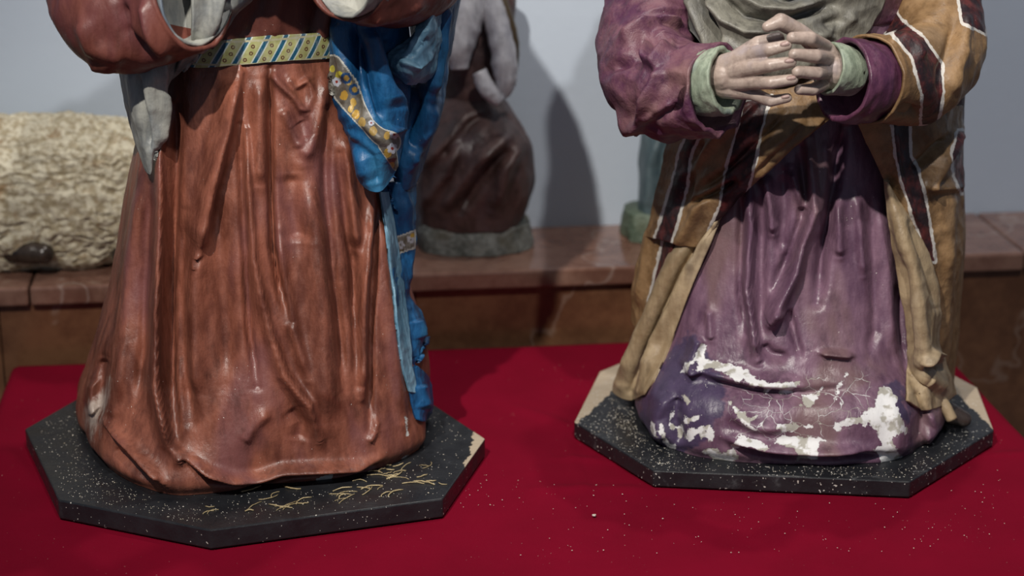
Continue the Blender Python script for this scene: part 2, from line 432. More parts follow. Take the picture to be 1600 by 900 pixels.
BEIGE = painted('beige cloak lining paint', (.24, .17, .095), (.42, .32, .195), (.30, .24, .17), scale=16, rough=.5, bump=.5, specks=.03)
def flake_layer(T, col, h, r):
    navy = T.mix(T.noise(60, 4), (.028, .022, .05), (.09, .06, .12))
    wob = T.math('MULTIPLY', T.math('SUBTRACT', T.noise(38, 4, .6), .5), 60.0)
    col = T.mix(T.ramp(T.math('ADD', T.attr('navy'), wob), -4, 6), col, navy)
    j = T.math('ADD', T.math('MULTIPLY', T.math('SUBTRACT', T.noise(85, 4, .6), .5), 17.0), T.math('MULTIPLY', T.math('SUBTRACT', T.noise(330, 3, .6), .5), 7.0))
    a = T.math('ADD', T.attr('flake'), j)
    # thin cracks near the flaked zone
    v = T.n.new('ShaderNodeTexVoronoi'); v.feature = 'DISTANCE_TO_EDGE'; v.inputs['Scale'].default_value = 34
    mp = T.n.new('ShaderNodeMapping'); mp.inputs['Scale'].default_value = (1, 1, 1.5); T.link(T.co, mp.inputs[0])
    dn = T.n.new('ShaderNodeTexNoise'); dn.inputs['Scale'].default_value = 30; T.link(T.co, dn.inputs['Vector'])
    ad = T.n.new('ShaderNodeVectorMath'); ad.operation = 'MULTIPLY_ADD'; T.link(dn.outputs['Color'], ad.inputs[0]); ad.inputs[1].default_value = (.035, .035, .035); T.link(mp.outputs[0], ad.inputs[2])
    T.link(ad.outputs[0], v.inputs['Vector'])
    crack = T.math('MULTIPLY', T.ramp(v.outputs['Distance'], .006, .014, 1, 0), T.ramp(T.math('ADD', T.attr('crack'), T.math('MULTIPLY', T.math('SUBTRACT', T.noise(25, 3), .5), 90.)), 0, 14))
    white = T.mix(T.ramp(T.noise(55, 3), .46, .56), (.66, .66, .66), (.36, .345, .30))
    m = T.ramp(a, -.5, .5); m = T.math('MAXIMUM', m, T.math('MULTIPLY', crack, .85))
    col = T.mix(m, col, white)
    h = T.math('SUBTRACT', h, T.math('MULTIPLY', m, 1.6)); r = T.math('ADD', r, T.math('MULTIPLY', m, .25))
    return col, h, r
PURPLE = painted('flaking purple robe paint', (.10, .05, .085), (.21, .118, .168), (.15, .088, .085), scale=15, rough=.39, bump=.5, specks=.05, layers=flake_layer, stretch=(1, 1, .3))
def board_mat(name, planes, specks):
    T = NT(name); n = T.noise(30, 4)
    col = T.mix(n, (.006, .007, .009), (.017, .018, .021))
    wood = T.mix(T.noise(25, 4, .6, (1, 6, 1)), (.33, .26, .18), (.47, .39, .29))
    sep = T.n.new('ShaderNodeVectorMath'); m = None
    for (nx, ny, c, z0) in planes:
        d = T.n.new('ShaderNodeVectorMath'); d.operation = 'DOT_PRODUCT'; T.link(T.co, d.inputs[0]); d.inputs[1].default_value = (nx, ny, 0)
        q = T.ramp(T.math('ADD', d.outputs['Value'], T.math('MULTIPLY', T.math('SUBTRACT', T.noise(60, 4), .5), .02)), c-.001, c+.001)
        g = T.n.new('ShaderNodeSeparateXYZ'); T.link(T.co, g.inputs[0]); q = T.math('MULTIPLY', q, T.ramp(g.outputs[2], z0-.001, z0))
        m = q if m is None else T.math('MAXIMUM', m, q)
    if m is not None: col = T.mix(m, col, wood)
    s1 = T.ramp(T.math('ADD', T.noise(260, 1), T.math('MULTIPLY', T.noise(14, 3), .3)), .93-specks*.6, .96-specks*.6)
    col = T.mix(s1, col, T.mix(T.noise(80, 1), (.5, .46, .38), (.62, .62, .6)))
    smear = T.ramp(T.noise(22, 5, .7, (1, 2.2, 1)), .56, .8, 0, .35*(specks > .1)+.06)
    col = T.mix(smear, col, (.30, .32, .33))
    return T.done(col, T.ramp(n, .3, .7, .32, .5), T.bump(T.noise(140, 4), .35, .0015))
def marble(name, c1, c2, vein, scale=7, rough=.16, vs=2.2):
    T = NT(name); n = T.noise(scale, 6, .62, None, .4); n2 = T.noise(scale*7, 4, .6)
    col = T.mix(T.ramp(T.math('ADD', T.math('MULTIPLY', n, .7), T.math('MULTIPLY', n2, .3)), .36, .64), c1, c2)
    v = T.n.new('ShaderNodeTexNoise'); v.inputs['Scale'].default_value = vs; v.inputs['Detail'].default_value = 5; T.link(T.co, v.inputs['Vector'])
    vm = T.ramp(T.math('ABSOLUTE', T.math('SUBTRACT', v.outputs['Fac'], .5)), .0, .006, .28, 0)
    col = T.mix(vm, col, vein)
    col = T.mix(T.ramp(T.noise(16, 2), .70, .76, 0, .25), col, vein)
    return T.done(col, rough, T.bump(n2, .05, .001), .5)

# ================================================================== THE SETTING
PHI = math.atan(.116); E1 = np.array([math.cos(PHI), math.sin(PHI)]); E2 = np.array([-math.sin(PHI), math.cos(PHI)])
BL = np.array([-.765, 2.90])                     # back left corner of the table
def TW(a, b, z): q = BL+E1*a+E2*b; return (q[0], q[1], z)
def obox(a0, a1, b0, b1, z0, z1, bev=.0):
    P = [TW(a0, b0, 0)[:2], TW(a1, b0, 0)[:2], TW(a1, b1, 0)[:2], TW(a0, b1, 0)[:2]]
    return prism(P, z0, z1)
def structure(name, VF, mat, label=None):
    o = mk(name, VF[0], VF[1], mat, smooth=False); o['kind'] = 'structure'
    if label: o['label'] = label
    return o
def wall_mat():
    T = NT('bluish white plaster'); n = T.noise(3, 4); n2 = T.noise(60, 4)
    col = T.mix(n, (.47, .54, .63), (.54, .61, .70))
    return T.done(col, .75, T.bump(n2, .15, .003), .3)
def floor_mat():
    T = NT('stone floor'); return T.done(T.mix(T.noise(6, 4), (.16, .11, .09), (.25, .18, .14)), .3)
FLOORZ = -.52; BF = .03; LEDGE = .118; WB = BF+.245
structure('floor', obox(-3, 5, -4.2, WB+.15, FLOORZ-.05, FLOORZ), floor_mat(), 'dark stone floor')
structure('wall_back', obox(-3, 5, WB, WB+.15, FLOORZ, 2.9), wall_mat(), 'plain bluish white plaster wall')

# marble ledge in front of the wall
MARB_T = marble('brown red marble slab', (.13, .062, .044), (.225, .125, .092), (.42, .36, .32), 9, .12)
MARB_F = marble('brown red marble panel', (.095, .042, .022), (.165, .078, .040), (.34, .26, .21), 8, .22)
led = thing('marble_ledge', TW(.7, BF+.1, FLOORZ), 'long polished brown marble ledge along the white wall', 'ledge')
sx = [-2.2, -1.0, .02, 1.62, 2.7, 4.2]
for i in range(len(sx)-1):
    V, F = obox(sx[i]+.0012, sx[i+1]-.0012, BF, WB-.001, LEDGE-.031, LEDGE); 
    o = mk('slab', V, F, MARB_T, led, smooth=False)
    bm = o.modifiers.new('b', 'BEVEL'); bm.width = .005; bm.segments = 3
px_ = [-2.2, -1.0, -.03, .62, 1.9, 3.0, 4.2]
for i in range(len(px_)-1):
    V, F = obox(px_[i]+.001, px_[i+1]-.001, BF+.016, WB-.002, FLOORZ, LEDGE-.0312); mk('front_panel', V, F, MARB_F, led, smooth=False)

# table with red cloth
TL, TD = 1.44, .87
tbl = thing('low_table', TW(TL/2, -TD/2, FLOORZ), 'low wooden table hidden under the red cloth', 'table')
def wood_mat():
    T = NT('table wood'); return T.done(T.mix(T.noise(8, 4, .6, (1, 8, 1)), (.12, .07, .04), (.2, .12, .07)), .5)
WOOD = wood_mat()
V, F = obox(.012, TL-.012, -TD+.012, -.012, -.035, -.006); mk('table_top', V, F, WOOD, tbl, smooth=False)
for a in (.05, TL-.11):
    for b in (-TD+.05, -.11):
        V, F = obox(a, a+.06, b, b+.06, FLOORZ, -.035); mk('leg', V, F, WOOD, tbl, smooth=False)
def cloth_mat():
    T = NT('crimson cloth'); n = T.noise(9, 4); w1 = T.n.new('ShaderNodeTexWave'); w1.inputs['Scale'].default_value = 260; w1.inputs['Distortion'].default_value = 1.5
    T.link(T.co, w1.inputs['Vector'])
    col = T.mix(n, (.115, .0005, .009), (.175, .0009, .0145))
    col = T.mix(T.ramp(T.math('ADD', T.noise(330, 1), T.math('MULTIPLY', T.noise(7, 2), .2)), .90, .93, 0, .7), col, (.5, .3, .27))
    nb = T.bump(w1.outputs['Fac'], .12, .0006); nb = T.bump(T.noise(500, 2), .25, .0006, nb)
    return T.done(col, .9, nb, .08)
MT, JT = .027, .024          # board thicknesses
MARY_BOARD = [PZ(x, y, MT)[:2] for x, y in ((122, 622), (39, 670), (91, 781), (328, 828), (692, 779), (758, 685), (675, 630), (440, 573))]
JOSEPH_BOARD = [PZ(x, y, JT)[:2] for x, y in ((937, 580), (897, 659), (1021, 735), (1422, 752), (1553, 672), (1527, 605))]+[np.array(p) for p in ((.60, 2.935), (.25, 2.945))]
def cloth_grid():
    na, nb = 260, 190; ext = .30
    a = np.linspace(-ext, TL+ext, na); b = np.linspace(-TD-ext, .006, nb)
    A, B = np.meshgrid(a, b); P = np.stack([A, B, 0*A], -1).reshape(-1, 3)
    z = -.0012+.0010*fbm(P, 4, 3)
    # soft creases near the middle and the front right
    def crease(a0, b0, a1, b1, wdt, amp):
        d, t = seg_dist(P[:, 0], P[:, 1], [(a0, b0), (a1, b1)]); e = np.clip(np.minimum(t, 1-t)*4, 0, 1)
        return amp*np.exp(-(d/wdt)**2)*e
    z = z+crease(.72, -.22, .95, -.52, .012, .004)+crease(.76, -.45, 1.0, -.50, .010, .004)+crease(.70, -.55, .98, -.58, .012, .0035)
    z = z+crease(.80, -.28, .80, -.62, .008, .003)+crease(1.30, -.50, 1.50, -.52, .01, .0035)+crease(.0, -.3, .10, -.5, .012, .004)
    Wp = BL[None, :]+P[:, :1]*E1[None, :]+P[:, 1:2]*E2[None, :]
    for bpts, t in ((MARY_BOARD, MT), (JOSEPH_BOARD, JT)):
        inside = np.clip((poly_sd(Wp[:, 0], Wp[:, 1], bpts)+.02)/.018, 0, 1); z = z*(1-inside)+np.minimum(z, -.0010)*inside
    # hanging borders
    def over(t): return np.maximum(t, 0)
    oa = np.where(P[:, 0] < 0, -P[:, 0], over(P[:, 0]-TL)); ob = over(-P[:, 1]-TD)
    drop = np.hypot(oa, ob); r = .012
    k = np.clip(drop/(r*1.57), 0, 1)
    out = r*np.sin(k*np.pi/2); dz = np.where(drop < r*1.57, r*(1-np.cos(k*np.pi/2)), r+drop-r*1.57)
    ang = np.arctan2(ob, oa); wav = .010*np.sin(P[:, 0]*22)*np.clip(drop*6, 0, 1)+.010*np.sin(P[:, 1]*25+1)*np.clip(drop*6, 0, 1)
    Q0 = np.clip(P[:, 0], 0, TL)+np.sign(P[:, 0]-TL/2)*np.cos(ang)*(out+np.abs(wav)+.02*np.clip(drop*4, 0, 1))*(drop > 0)
    Q1 = np.maximum(P[:, 1], -TD)-np.sin(ang)*(out+np.abs(wav)+.02*np.clip(drop*4, 0, 1))*(drop > 0)
    Z = z-dz
    W = BL[None, :]+Q0[:, None]*E1[None, :]+Q1[:, None]*E2[None, :]
    top = np.column_stack([W, Z]); bot = top.copy(); bot[:, 2] -= .0015
    F1 = grid_faces(nb, na); n = len(top)
    idx = np.arange(n).reshape(nb, na); loop = np.concatenate([idx[0, :-1], idx[:-1, -1], idx[-1, :0:-1], idx[:0:-1, 0]]); nx = np.roll(loop, -1)
    return np.concatenate([top, bot]), np.concatenate([F1, F1[:, ::-1]+n, np.stack([loop, loop+n, nx+n, nx], -1)])
V, F = cloth_grid(); V[:, 2] -= .001
tag(mk('tablecloth', V, F, cloth_mat()), 'crimson red cloth spread over the low table', 'tablecloth')

# ================================================================== MARY-LIKE STATUE: terracotta dress, blue mantle
MT = .027
mo = thing('kneeling_statue', (-.36, 2.59, 0), 'painted statue in terracotta dress, patterned belt and blue mantle on black board', 'statue')
bp = [PZ(x, y, MT)[:2] for x, y in ((122, 622), (39, 670), (91, 781), (328, 828), (692, 779), (758, 685), (675, 630))]+[PZ(440, 573, MT)[:2]]
V, F = prism(orient(bp), .0005, MT, .0)
fx = PZ(745, 672, MT)[:2]-np.array([-.36, 2.59]); fn = fx/np.linalg.norm(fx)
ob = mk('base_board', V, F, board_mat('black painted board', [(fn[0], fn[1], float(np.linalg.norm(fx))-.004, MT-.0005)], .06), mo, smooth=False)
ob['label'] = 'black octagonal wooden board with a chipped corner'
bv = ob.modifiers.new('b', 'BEVEL'); bv.width = .002; bv.segments = 2
ROT = math.radians(22)
foot_px = [(125, 640), (135, 690), (165, 735), (215, 765), (275, 780), (330, 775), (400, 762), (470, 757), (560, 745), (620, 728), (664, 705)]
foot = [PZ(x, y, MT)[:2] for x, y in foot_px]+[np.array(p) for p in ((-.128, 2.58), (-.155, 2.70), (-.22, 2.80), (-.36, 2.86), (-.54, 2.82), (-.612, 2.73))]
MC = (-.355, 2.60)
SE = lambda a, bf, bb, n=2.3: (lambda th: superell(th, a, bf, bb, n))
skirt_folds = [
 ([(255, 175), (256, 280), (253, 400), (249, 515), (249, 590), (268, 687), (281, 712)], 14, .022, 1),
 ([(277, 165), (275, 280), (270, 387), (268, 515), (268, 600), (274, 690)], 7, -.016),
 ([(222, 270), (217, 307), (198, 413), (192, 533), (178, 640)], 12, .010),
 ([(238, 290), (235, 333), (227, 440), (224, 540), (215, 640)], 9, -.009),
 ([(376, 112), (360, 193), (334, 295), (318, 373), (312, 392)], 20, .020, 1),
 ([(318, 380), (306, 430), (303, 520), (305, 620)], 14, .008),
 ([(340, 300), (345, 400), (352, 500), (355, 600)], 16, -.006),
 ([(290, 330), (285, 450), (288, 560), (300, 660)], 9, -.008),
 ([(375, 195), (379, 295), (385, 413), (389, 515), (402, 605)], 6, -.010),
 ([(385, 200), (390, 300), (398, 400), (412, 470), (425, 520), (445, 580), (482, 625), (500, 685)], 13, .011, 1),
 ([(421, 108), (422, 200), (423, 290), (426, 387), (438, 455), (452, 500)], 5, -.015),
 ([(405, 120), (406, 200), (406, 290)], 12, .008),
 ([(436, 360), (442, 430), (455, 500), (480, 590)], 8, .006),
 ([(421, 112), (440, 133), (458, 150), (478, 178)], 7, .007),
 ([(450, 120), (462, 135), (484, 122)], 5, .004),
 ([(484, 124), (486, 150), (478, 176)], 6, .004),
 ([(440, 167), (455, 200), (470, 232)], 9, .006),
 ([(511, 118), (500, 172), (486, 222), (474, 252)], 12, .008),
 ([(466, 190), (478, 215)], 12, -.003),
 ([(474, 262), (480, 310), (493, 360), (500, 420), (508, 515), (508, 600), (512, 660)], 24, .012),
 ([(455, 270), (462, 330), (470, 380)], 18, -.007),
 ([(509, 170), (508, 240), (508, 300), (514, 360), (518, 420), (530, 515), (534, 610)], 8, -.010),
 ([(540, 200), (545, 300), (557, 390)], 12, .010),
 ([(528, 240), (536, 310), (551, 413), (557, 507), (560, 600)], 7, -.009),
 ([(580, 300), (579, 360), (569, 429), (563, 515), (565, 620)], 8, .011, 0),
 ([(587, 305), (585, 413), (579, 515), (578, 670)], 5, -.009),
 ([(600, 330), (606, 450), (618, 560), (630, 660)], 10, .007),
 ([(283, 708), (323, 735), (363, 746), (403, 745), (443, 732), (500, 730), (560, 728), (593, 714)], 8, .010),
 ([(290, 722), (330, 748), (370, 757), (410, 755), (460, 743), (560, 737), (600, 724)], 5, -.008),
 ([(165, 660), (203, 697), (227, 724), (253, 752)], 10, .010, -1),
 ([(180, 700), (215, 735), (240, 757)], 9, -.006),
 ([(145, 590), (140, 620), (150, 650)], 8, .010), ([(165, 560), (158, 610), (152, 660)], 8, -.012),
 ([(420, 640), (400, 660), (380, 690)], 10, .004), ([(450, 640), (470, 660), (465, 690)], 12, -.004),
 ([(575, 690), (584, 672), (588, 655)], 5, .004),
]
pr = lambda k: (lambda th: poly_r(th, foot, MC, ROT)*k)
mary_levels = [(MT, *MC, pr(.985)), (.045, *MC, pr(1.0)), (.105, -.352, 2.595, SE(.232, .225, .26)), (.242, -.343, 2.585, SE(.197, .190, .21)),
               (.376, -.338, 2.575, SE(.172, .158, .17)), (.50, -.336, 2.56, SE(.142, .122, .125)), (.585, -.336, 2.555, SE(.122, .102, .10))]
z5 = lambda L: [(360+x/3, 500+y/3) for x, y in L]
CH = [z5([(400, 745), (440, 733), (482, 720), (472, 748), (440, 768), (405, 772)]), z5([(668, 715), (690, 703), (717, 714), (690, 736)]), z5([(815, 450), (828, 455), (835, 540), (822, 545), (820, 500)]), z5([(105, 788), (180, 772), (182, 786), (110, 800)]), z5([(790, 655), (815, 640), (838, 630), (815, 650)])]
def skirt_paint(px, py, V):
    f = np.full(px.shape, -50.); sc = np.full(px.shape, -90.); m = (py > 560) & (V[:, 1] < 2.72)
    g = np.full(m.sum(), -50.)
    for P in CH: g = np.maximum(g, poly_sd(px[m], py[m], P))
    f[m] = g; sc[m] = poly_sd(px[m], py[m], [(172, 592), (160, 612), (140, 628), (130, 640), (136, 665), (146, 690), (158, 655), (168, 630)])
    return {'flake': f, 'scuff': sc}
dress, DV, DF = loft('skirt', mary_levels, mo, RED, ROT, 600, 480, skirt_folds, .0022, 22, hem=.006, paint=skirt_paint)
dress['label'] = 'terracotta painted skirt falling in long folds'
DB = bvh_of(DV, DF)
bod, BV_, BF_ = loft('bodice', [(.575, -.336, 2.555, SE(.124, .104, .10)), (.66, -.335, 2.555, SE(.145, .115, .11)), (.80, -.335, 2.56, SE(.17, .125, .12)),
     (.90, -.335, 2.57, SE(.175, .105, .11)), (.955, -.335, 2.575, SE(.12, .075, .08)), (.985, -.335, 2.575, SE(.05, .05, .05))], mo, REDDARK, ROT, 140, 110,
     [([(385, 62), (395, 30), (410, -10)], 7, -.006), ([(430, 60), (432, 20), (440, -20)], 8, .006), ([(480, 62), (490, 30), (505, -10)], 7, -.006), ([(505, 60), (515, 20), (522, -10)], 7, .006)], .002, 25)
BB = bvh_of(BV_, BF_)
# belt: painted diagonal stripes and small rings on the band
def belt_paint(px, py, V):
    ang = np.arctan2(V[:, 1]-2.555, V[:, 0]+.336); u = ang*.118; v = V[:, 2]-.584
    ph = ((u-v*.62)/.0248) % 1.0
    col = np.tile(np.array([.36, .36, .15]), (len(V), 1)); col += (fbm(V, 150, 2)*.05)[:, None]
    wh = (np.abs(ph-.5) < .19); col[wh] = (.5, .55, .5)
    bl = (np.abs(ph-.5) < .115); col[bl] = (.012, .085, .15)
    # rings in two staggered rows in the yellow fields
    k = np.floor((u-v*.62)/.0248)
    for row, off in ((-.009, .93), (-.001, 1.05), (.0075, .95)):
        uc = (k+off % 1.0)*.0248+row*.62; 
        for dk in (-1, 0, 1):
            d = np.hypot(u-(uc+dk*.0248), v-row); ring_ = (d < .0026) & (d > .0011); col[ring_] = (.10, .035, .02)
    edge = np.abs(np.abs(v)-.0145) < .0012; col[edge] = (.42, .40, .26)
    return {'col': np.clip(col, 0, 1)}
def belt():
    th = np.linspace(-math.pi*.97, -.03*math.pi+.35, 760); zz = np.linspace(-.0165, .0165, 70)
    TH, ZZ = np.meshgrid(th, zz)
    r = superell(TH, .124, .105, .10)+.006+.0015*np.cos(ZZ/.0165*1.5)
    x = -.336+r*np.cos(TH+ROT); y = 2.555+r*np.sin(TH+ROT)
    z = .584+ZZ+.003*np.sin(TH*3)
    V = np.stack([x, y, z], -1).reshape(-1, 3); V[:, 2] += .0012*fbm(V, 30, 2)
    B = V.copy(); c = np.array([-.336, 2.555]); B[:, :2] = c+(B[:, :2]-c)*.955
    n = len(V); nr, nc = TH.shape; F1 = grid_faces(nr, nc); idx = np.arange(n).reshape(nr, nc)
    loop = np.concatenate([idx[0, :-1], idx[:-1, -1], idx[-1, :0:-1], idx[:0:-1, 0]]); nx = np.roll(loop, -1)
    VV = np.concatenate([V, B]); q = belt_paint(None, None, VV)
    o = mk('belt', VV, np.concatenate([F1, F1[:, ::-1]+n, np.stack([loop, loop+n, nx+n, nx], -1)]), BELT, mo, None, q['col'])
    o['label'] = 'yellow belt painted with blue diagonal stripes and small rings'
belt()
# wide sleeves
tube('sleeve', [(235, -330, 2.58, 75), (190, -180, 2.56, 82), (168, -40, 2.50, 86), (190, 10, 2.44, 94), (245, 10, 2.40, 80), (300, -8, 2.37, 80)], mo, REDDARK, 90, 120, .0045, 14, hollow=.08,
     folds=[([(185, 0), (195, 50), (225, 75), (260, 80)], 8, -.009), ([(235, 0), (245, 45), (262, 75)], 14, .012), ([(130, 30), (150, 70), (200, 90)], 12, .008), ([(145, 95), (180, 100)], 8, .006)])
tube('sleeve_lining', [(268, -8, 2.385, 62), (298, -8, 2.372, 72), (308, -8, 2.366, 74)], mo, VEIL, 60, 20, .002, 30, hollow=.06)
tube('sleeve', [(560, -330, 2.62, 75), (640, -180, 2.62, 78), (655, -70, 2.58, 80), (620, -40, 2.50, 76), (575, -45, 2.42, 74), (545, -50, 2.38, 74)], mo, REDDARK, 80, 100, .004, 16, hollow=.08,
     folds=[([(660, 0), (620, 20), (570, 25)], 8, .006)])
tube('sleeve_lining', [(570, -48, 2.40, 60), (548, -50, 2.375, 70), (538, -50, 2.368, 72)], mo, VEIL, 60, 20, .002, 30, hollow=.06)
# veil ends
sheet('veil_end', [[(285, -70, 2.37), (325, -75, 2.38), (372, -70, 2.41), (420, -70, 2.44)],
                   [(300, -10, 2.36), (335, -5, 2.38), (375, 0, 2.41), (400, -10, 2.44)],
                   [(300, 50, 2.37), (330, 40, 2.39), (352, 32, 2.42), (372, 20, 2.45)],
                   [(285, 88, 2.42), (305, 82, 2.43), (322, 72, 2.45), (340, 62, 2.46)],
                   [(262, 130, 2.45), (280, 112, 2.45), (295, 98, 2.455), (300, 88, 2.46)]], mo, VEIL, 50, 90, .004,
      [([(345, -20), (330, 30), (300, 80)], 8, .010), ([(365, -10), (345, 35), (315, 75)], 6, -.006)], .002, 25, [DB, BB], .006)
sheet('veil_end', [[(180, 70, 2.50), (210, 78, 2.44), (255, 80, 2.42), (300, 78, 2.44)],
                   [(186, 112, 2.49), (205, 112, 2.43), (245, 105, 2.41), (278, 100, 2.44)],
                   [(197, 165, 2.48), (212, 170, 2.425), (240, 165, 2.41), (262, 150, 2.44)],
                   [(212, 220, 2.46), (222, 225, 2.425), (238, 222, 2.415), (250, 212, 2.43)],
                   [(229, 268, 2.44), (232, 272, 2.43), (236, 270, 2.425), (242, 240, 2.425)]], mo, VEIL, 60, 110, .004,
      [([(253, 85), (255, 130), (250, 180), (245, 230)], 5, .010, 0), ([(210, 115), (222, 170), (233, 230)], 6, -.010), ([(262, 95), (256, 150)], 7, -.006), ([(235, 120), (222, 150), (238, 180)], 9, .0015)], .002, 28, [DB], .010)
# blue mantle
def spl(pts, n): return cr_resample(np.array(pts, float), n)
trim_c = spl([(519, 105), (540, 140), (556, 168), (575, 195), (592, 212), (612, 222)], 60)
trim_w = np.interp(np.linspace(0, 1, 60), [0, .2, .42, .6, .85, 1], [18, 22, 15, 11, 13, 15])
trim2_c = spl([(604, 225), (612, 245), (618, 262)], 20)
def mantle_paint(px, py, V):
    d = np.full(px.shape, 1e9); wv = np.zeros(px.shape)
    for c, wdt in zip(trim_c, trim_w):
        q = np.hypot(px-c[0], (py-c[1])*.9)/wdt; d = np.minimum(d, q)
    for k, c in enumerate(trim2_c):
        q = np.hypot(px-c[0], py-c[1])/(14-10*k/20); d = np.minimum(d, q)
    trim = (d < 1).astype(float)
    col = np.tile(np.array([.11, .10, .085]), (len(V), 1)); col += (.05*fbm(V, 120, 2))[:, None]
    wob = .08*fbm(V, 90, 2)
    for cx, cy, r, c in [(530, 118, 6, (.38, .33, .03)), (545, 128, 5, (.35, .24, .06)), (538, 150, 6, (.42, .25, .04)), (556, 178, 6, (.42, .25, .04)), (552, 160, 5, (.40, .25, .05)), (548, 170, 5, (.42, .27, .05)),
                         (566, 190, 6, (.3, .2, .06)), (583, 205, 6, (.3, .2, .06)), (604, 212, 5, (.35, .22, .05)), (606, 240, 6, (.4, .26, .05)), (618, 205, 5, (.4, .26, .06)), (612, 258, 4, (.36, .24, .05)), (520, 108, 4, (.4, .36, .05))]:
        m = np.hypot(px-cx, (py-cy)*.8) < r*(1+4*wob); col[m] = c
    for cx, cy, r in [(541, 122, 9), (554, 140, 9)]:
        q = np.hypot(px-cx, py-cy); m = (q < r) & (q > r*.55); col[m] = (.012, .05, .14)
        col[q < r*.45] = (.35, .22, .05)
    for cx, cy, r in [(526, 128, 8), (580, 192, 5), (616, 210, 8), (613, 232, 9)]:
        for k in range(6):
            a = k*math.pi/3+.3; m = np.hypot(px-cx-r*.6*math.cos(a), py-cy-r*.6*math.sin(a)) < r*.36; col[m] = (.42, .44, .50)
        m = np.hypot(px-cx, py-cy) < r*.27; col[m] = (.22, .02, .01)
    col[(d > .87) & (d < 1)] = (.42, .42, .38)
    return {'trim': trim, 'col': np.clip(col, 0, 1)}
mantle_folds = [([(530, 30), (535, 80), (545, 130)], 10, .008), ([(553, 40), (554, 120), (560, 180)], 5, -.012), ([(575, 40), (590, 110), (612, 170)], 13, .012),
  ([(562, 60), (578, 130), (600, 190)], 6, -.010), ([(600, 60), (615, 110), (628, 160)], 7, -.010), ([(620, 130), (620, 200), (600, 212)], 8, .008),
  ([(530, 165), (552, 190), (566, 230), (578, 285)], 12, .008), ([(570, 185), (600, 225), (612, 255)], 7, .007), ([(556, 215), (580, 245), (590, 290)], 7, -.006)]
m1 = sheet('mantle', [[(517, -40, 2.50), (545, -40, 2.46), (585, -40, 2.45), (630, -40, 2.50)],
                 [(516, 40, 2.49), (545, 40, 2.46), (590, 50, 2.46), (640, 60, 2.52)],
                 [(515, 100, 2.485), (548, 110, 2.45), (595, 120, 2.45), (640, 130, 2.52)],
                 [(520, 150, 2.475), (555, 170, 2.44), (600, 175, 2.44), (636, 180, 2.51)],
                 [(547, 192, 2.47), (572, 205, 2.435), (602, 212, 2.435), (630, 215, 2.50)],
                 [(553, 240, 2.465), (575, 245, 2.435), (602, 245, 2.435), (624, 245, 2.48)],
                 [(566, 285, 2.46), (580, 298, 2.44), (598, 298, 2.44), (614, 275, 2.46)]], mo, BLUETRIM, 170, 300, .005, mantle_folds, .0022, 22, [DB], .012, mantle_paint)
m1['label'] = 'blue mantle front with painted floral border'
sheet('mantle', [[(635, -60, 2.60), (665, -60, 2.55), (695, -60, 2.57), (722, -60, 2.66)],
                 [(640, 20, 2.60), (672, 20, 2.55), (698, 20, 2.57), (717, 10, 2.66)],
                 [(645, 90, 2.60), (672, 95, 2.55), (693, 90, 2.57), (706, 85, 2.66)],
                 [(625, 150, 2.58), (655, 150, 2.55), (682, 145, 2.56), (699, 135, 2.65)],
                 [(612, 200, 2.56), (640, 205, 2.54), (668, 195, 2.56), (686, 185, 2.64)],
                 [(612, 245, 2.55), (632, 252, 2.54), (655, 240, 2.56), (672, 225, 2.63)],
                 [(618, 290, 2.56), (630, 298, 2.55), (645, 292, 2.57), (656, 275, 2.62)]], mo, BLUE, 70, 150, .005,
      [([(690, 0), (685, 80), (672, 150)], 8, .010), ([(702, 0), (698, 90), (688, 150)], 6, -.008), ([(650, 150), (645, 190), (650, 240)], 9, -.012), ([(675, 160), (665, 200), (640, 260)], 7, .008)], .0025, 22, [DB], .010)
sheet('mantle_lining', [[(640, -60, 2.51), (662, -60, 2.49), (694, -60, 2.53)], [(664, 10, 2.51), (674, 10, 2.48), (690, 15, 2.53)], [(652, 50, 2.50), (668, 55, 2.475), (686, 60, 2.53)],
                 [(608, 82, 2.48), (648, 92, 2.465), (684, 92, 2.53)], [(610, 102, 2.475), (642, 116, 2.465), (678, 112, 2.53)], [(622, 122, 2.50), (640, 130, 2.49), (666, 126, 2.54)]], mo, PALEBLUE, 70, 110, .004,
      [([(668, 0), (660, 50), (640, 85)], 5, .006), ([(625, 95), (650, 105), (674, 80)], 5, .006), ([(640, 88), (655, 70), (672, 60)], 5, -.004)], .0035, 35)
tail_rows = [[(596, 285, 2.57), (610, 285, 2.545), (630, 285, 2.55), (650, 285, 2.60)],
             [(602, 340, 2.575), (614, 345, 2.55), (632, 345, 2.555), (650, 345, 2.60)],
             [(608, 400, 2.58), (620, 405, 2.555), (636, 405, 2.56), (649, 400, 2.60)],
             [(615, 455, 2.585), (624, 460, 2.56), (631, 458, 2.565), (637, 452, 2.60)],
             [(622, 500, 2.59), (634, 505, 2.57), (650, 505, 2.57), (662, 500, 2.61)],
             [(628, 540, 2.595), (640, 545, 2.575), (655, 545, 2.58), (666, 530, 2.61)],
             [(634, 570, 2.60), (640, 575, 2.585), (646, 572, 2.59), (650, 566, 2.61)],
             [(640, 610, 2.60), (648, 605, 2.575), (662, 600, 2.575), (673, 594, 2.60)],
             [(645, 640, 2.605), (652, 642, 2.58), (664, 645, 2.58), (674, 638, 2.60)],
             [(648, 650, 2.61), (653, 655, 2.60), (662, 658, 2.60), (669, 652, 2.61)]]
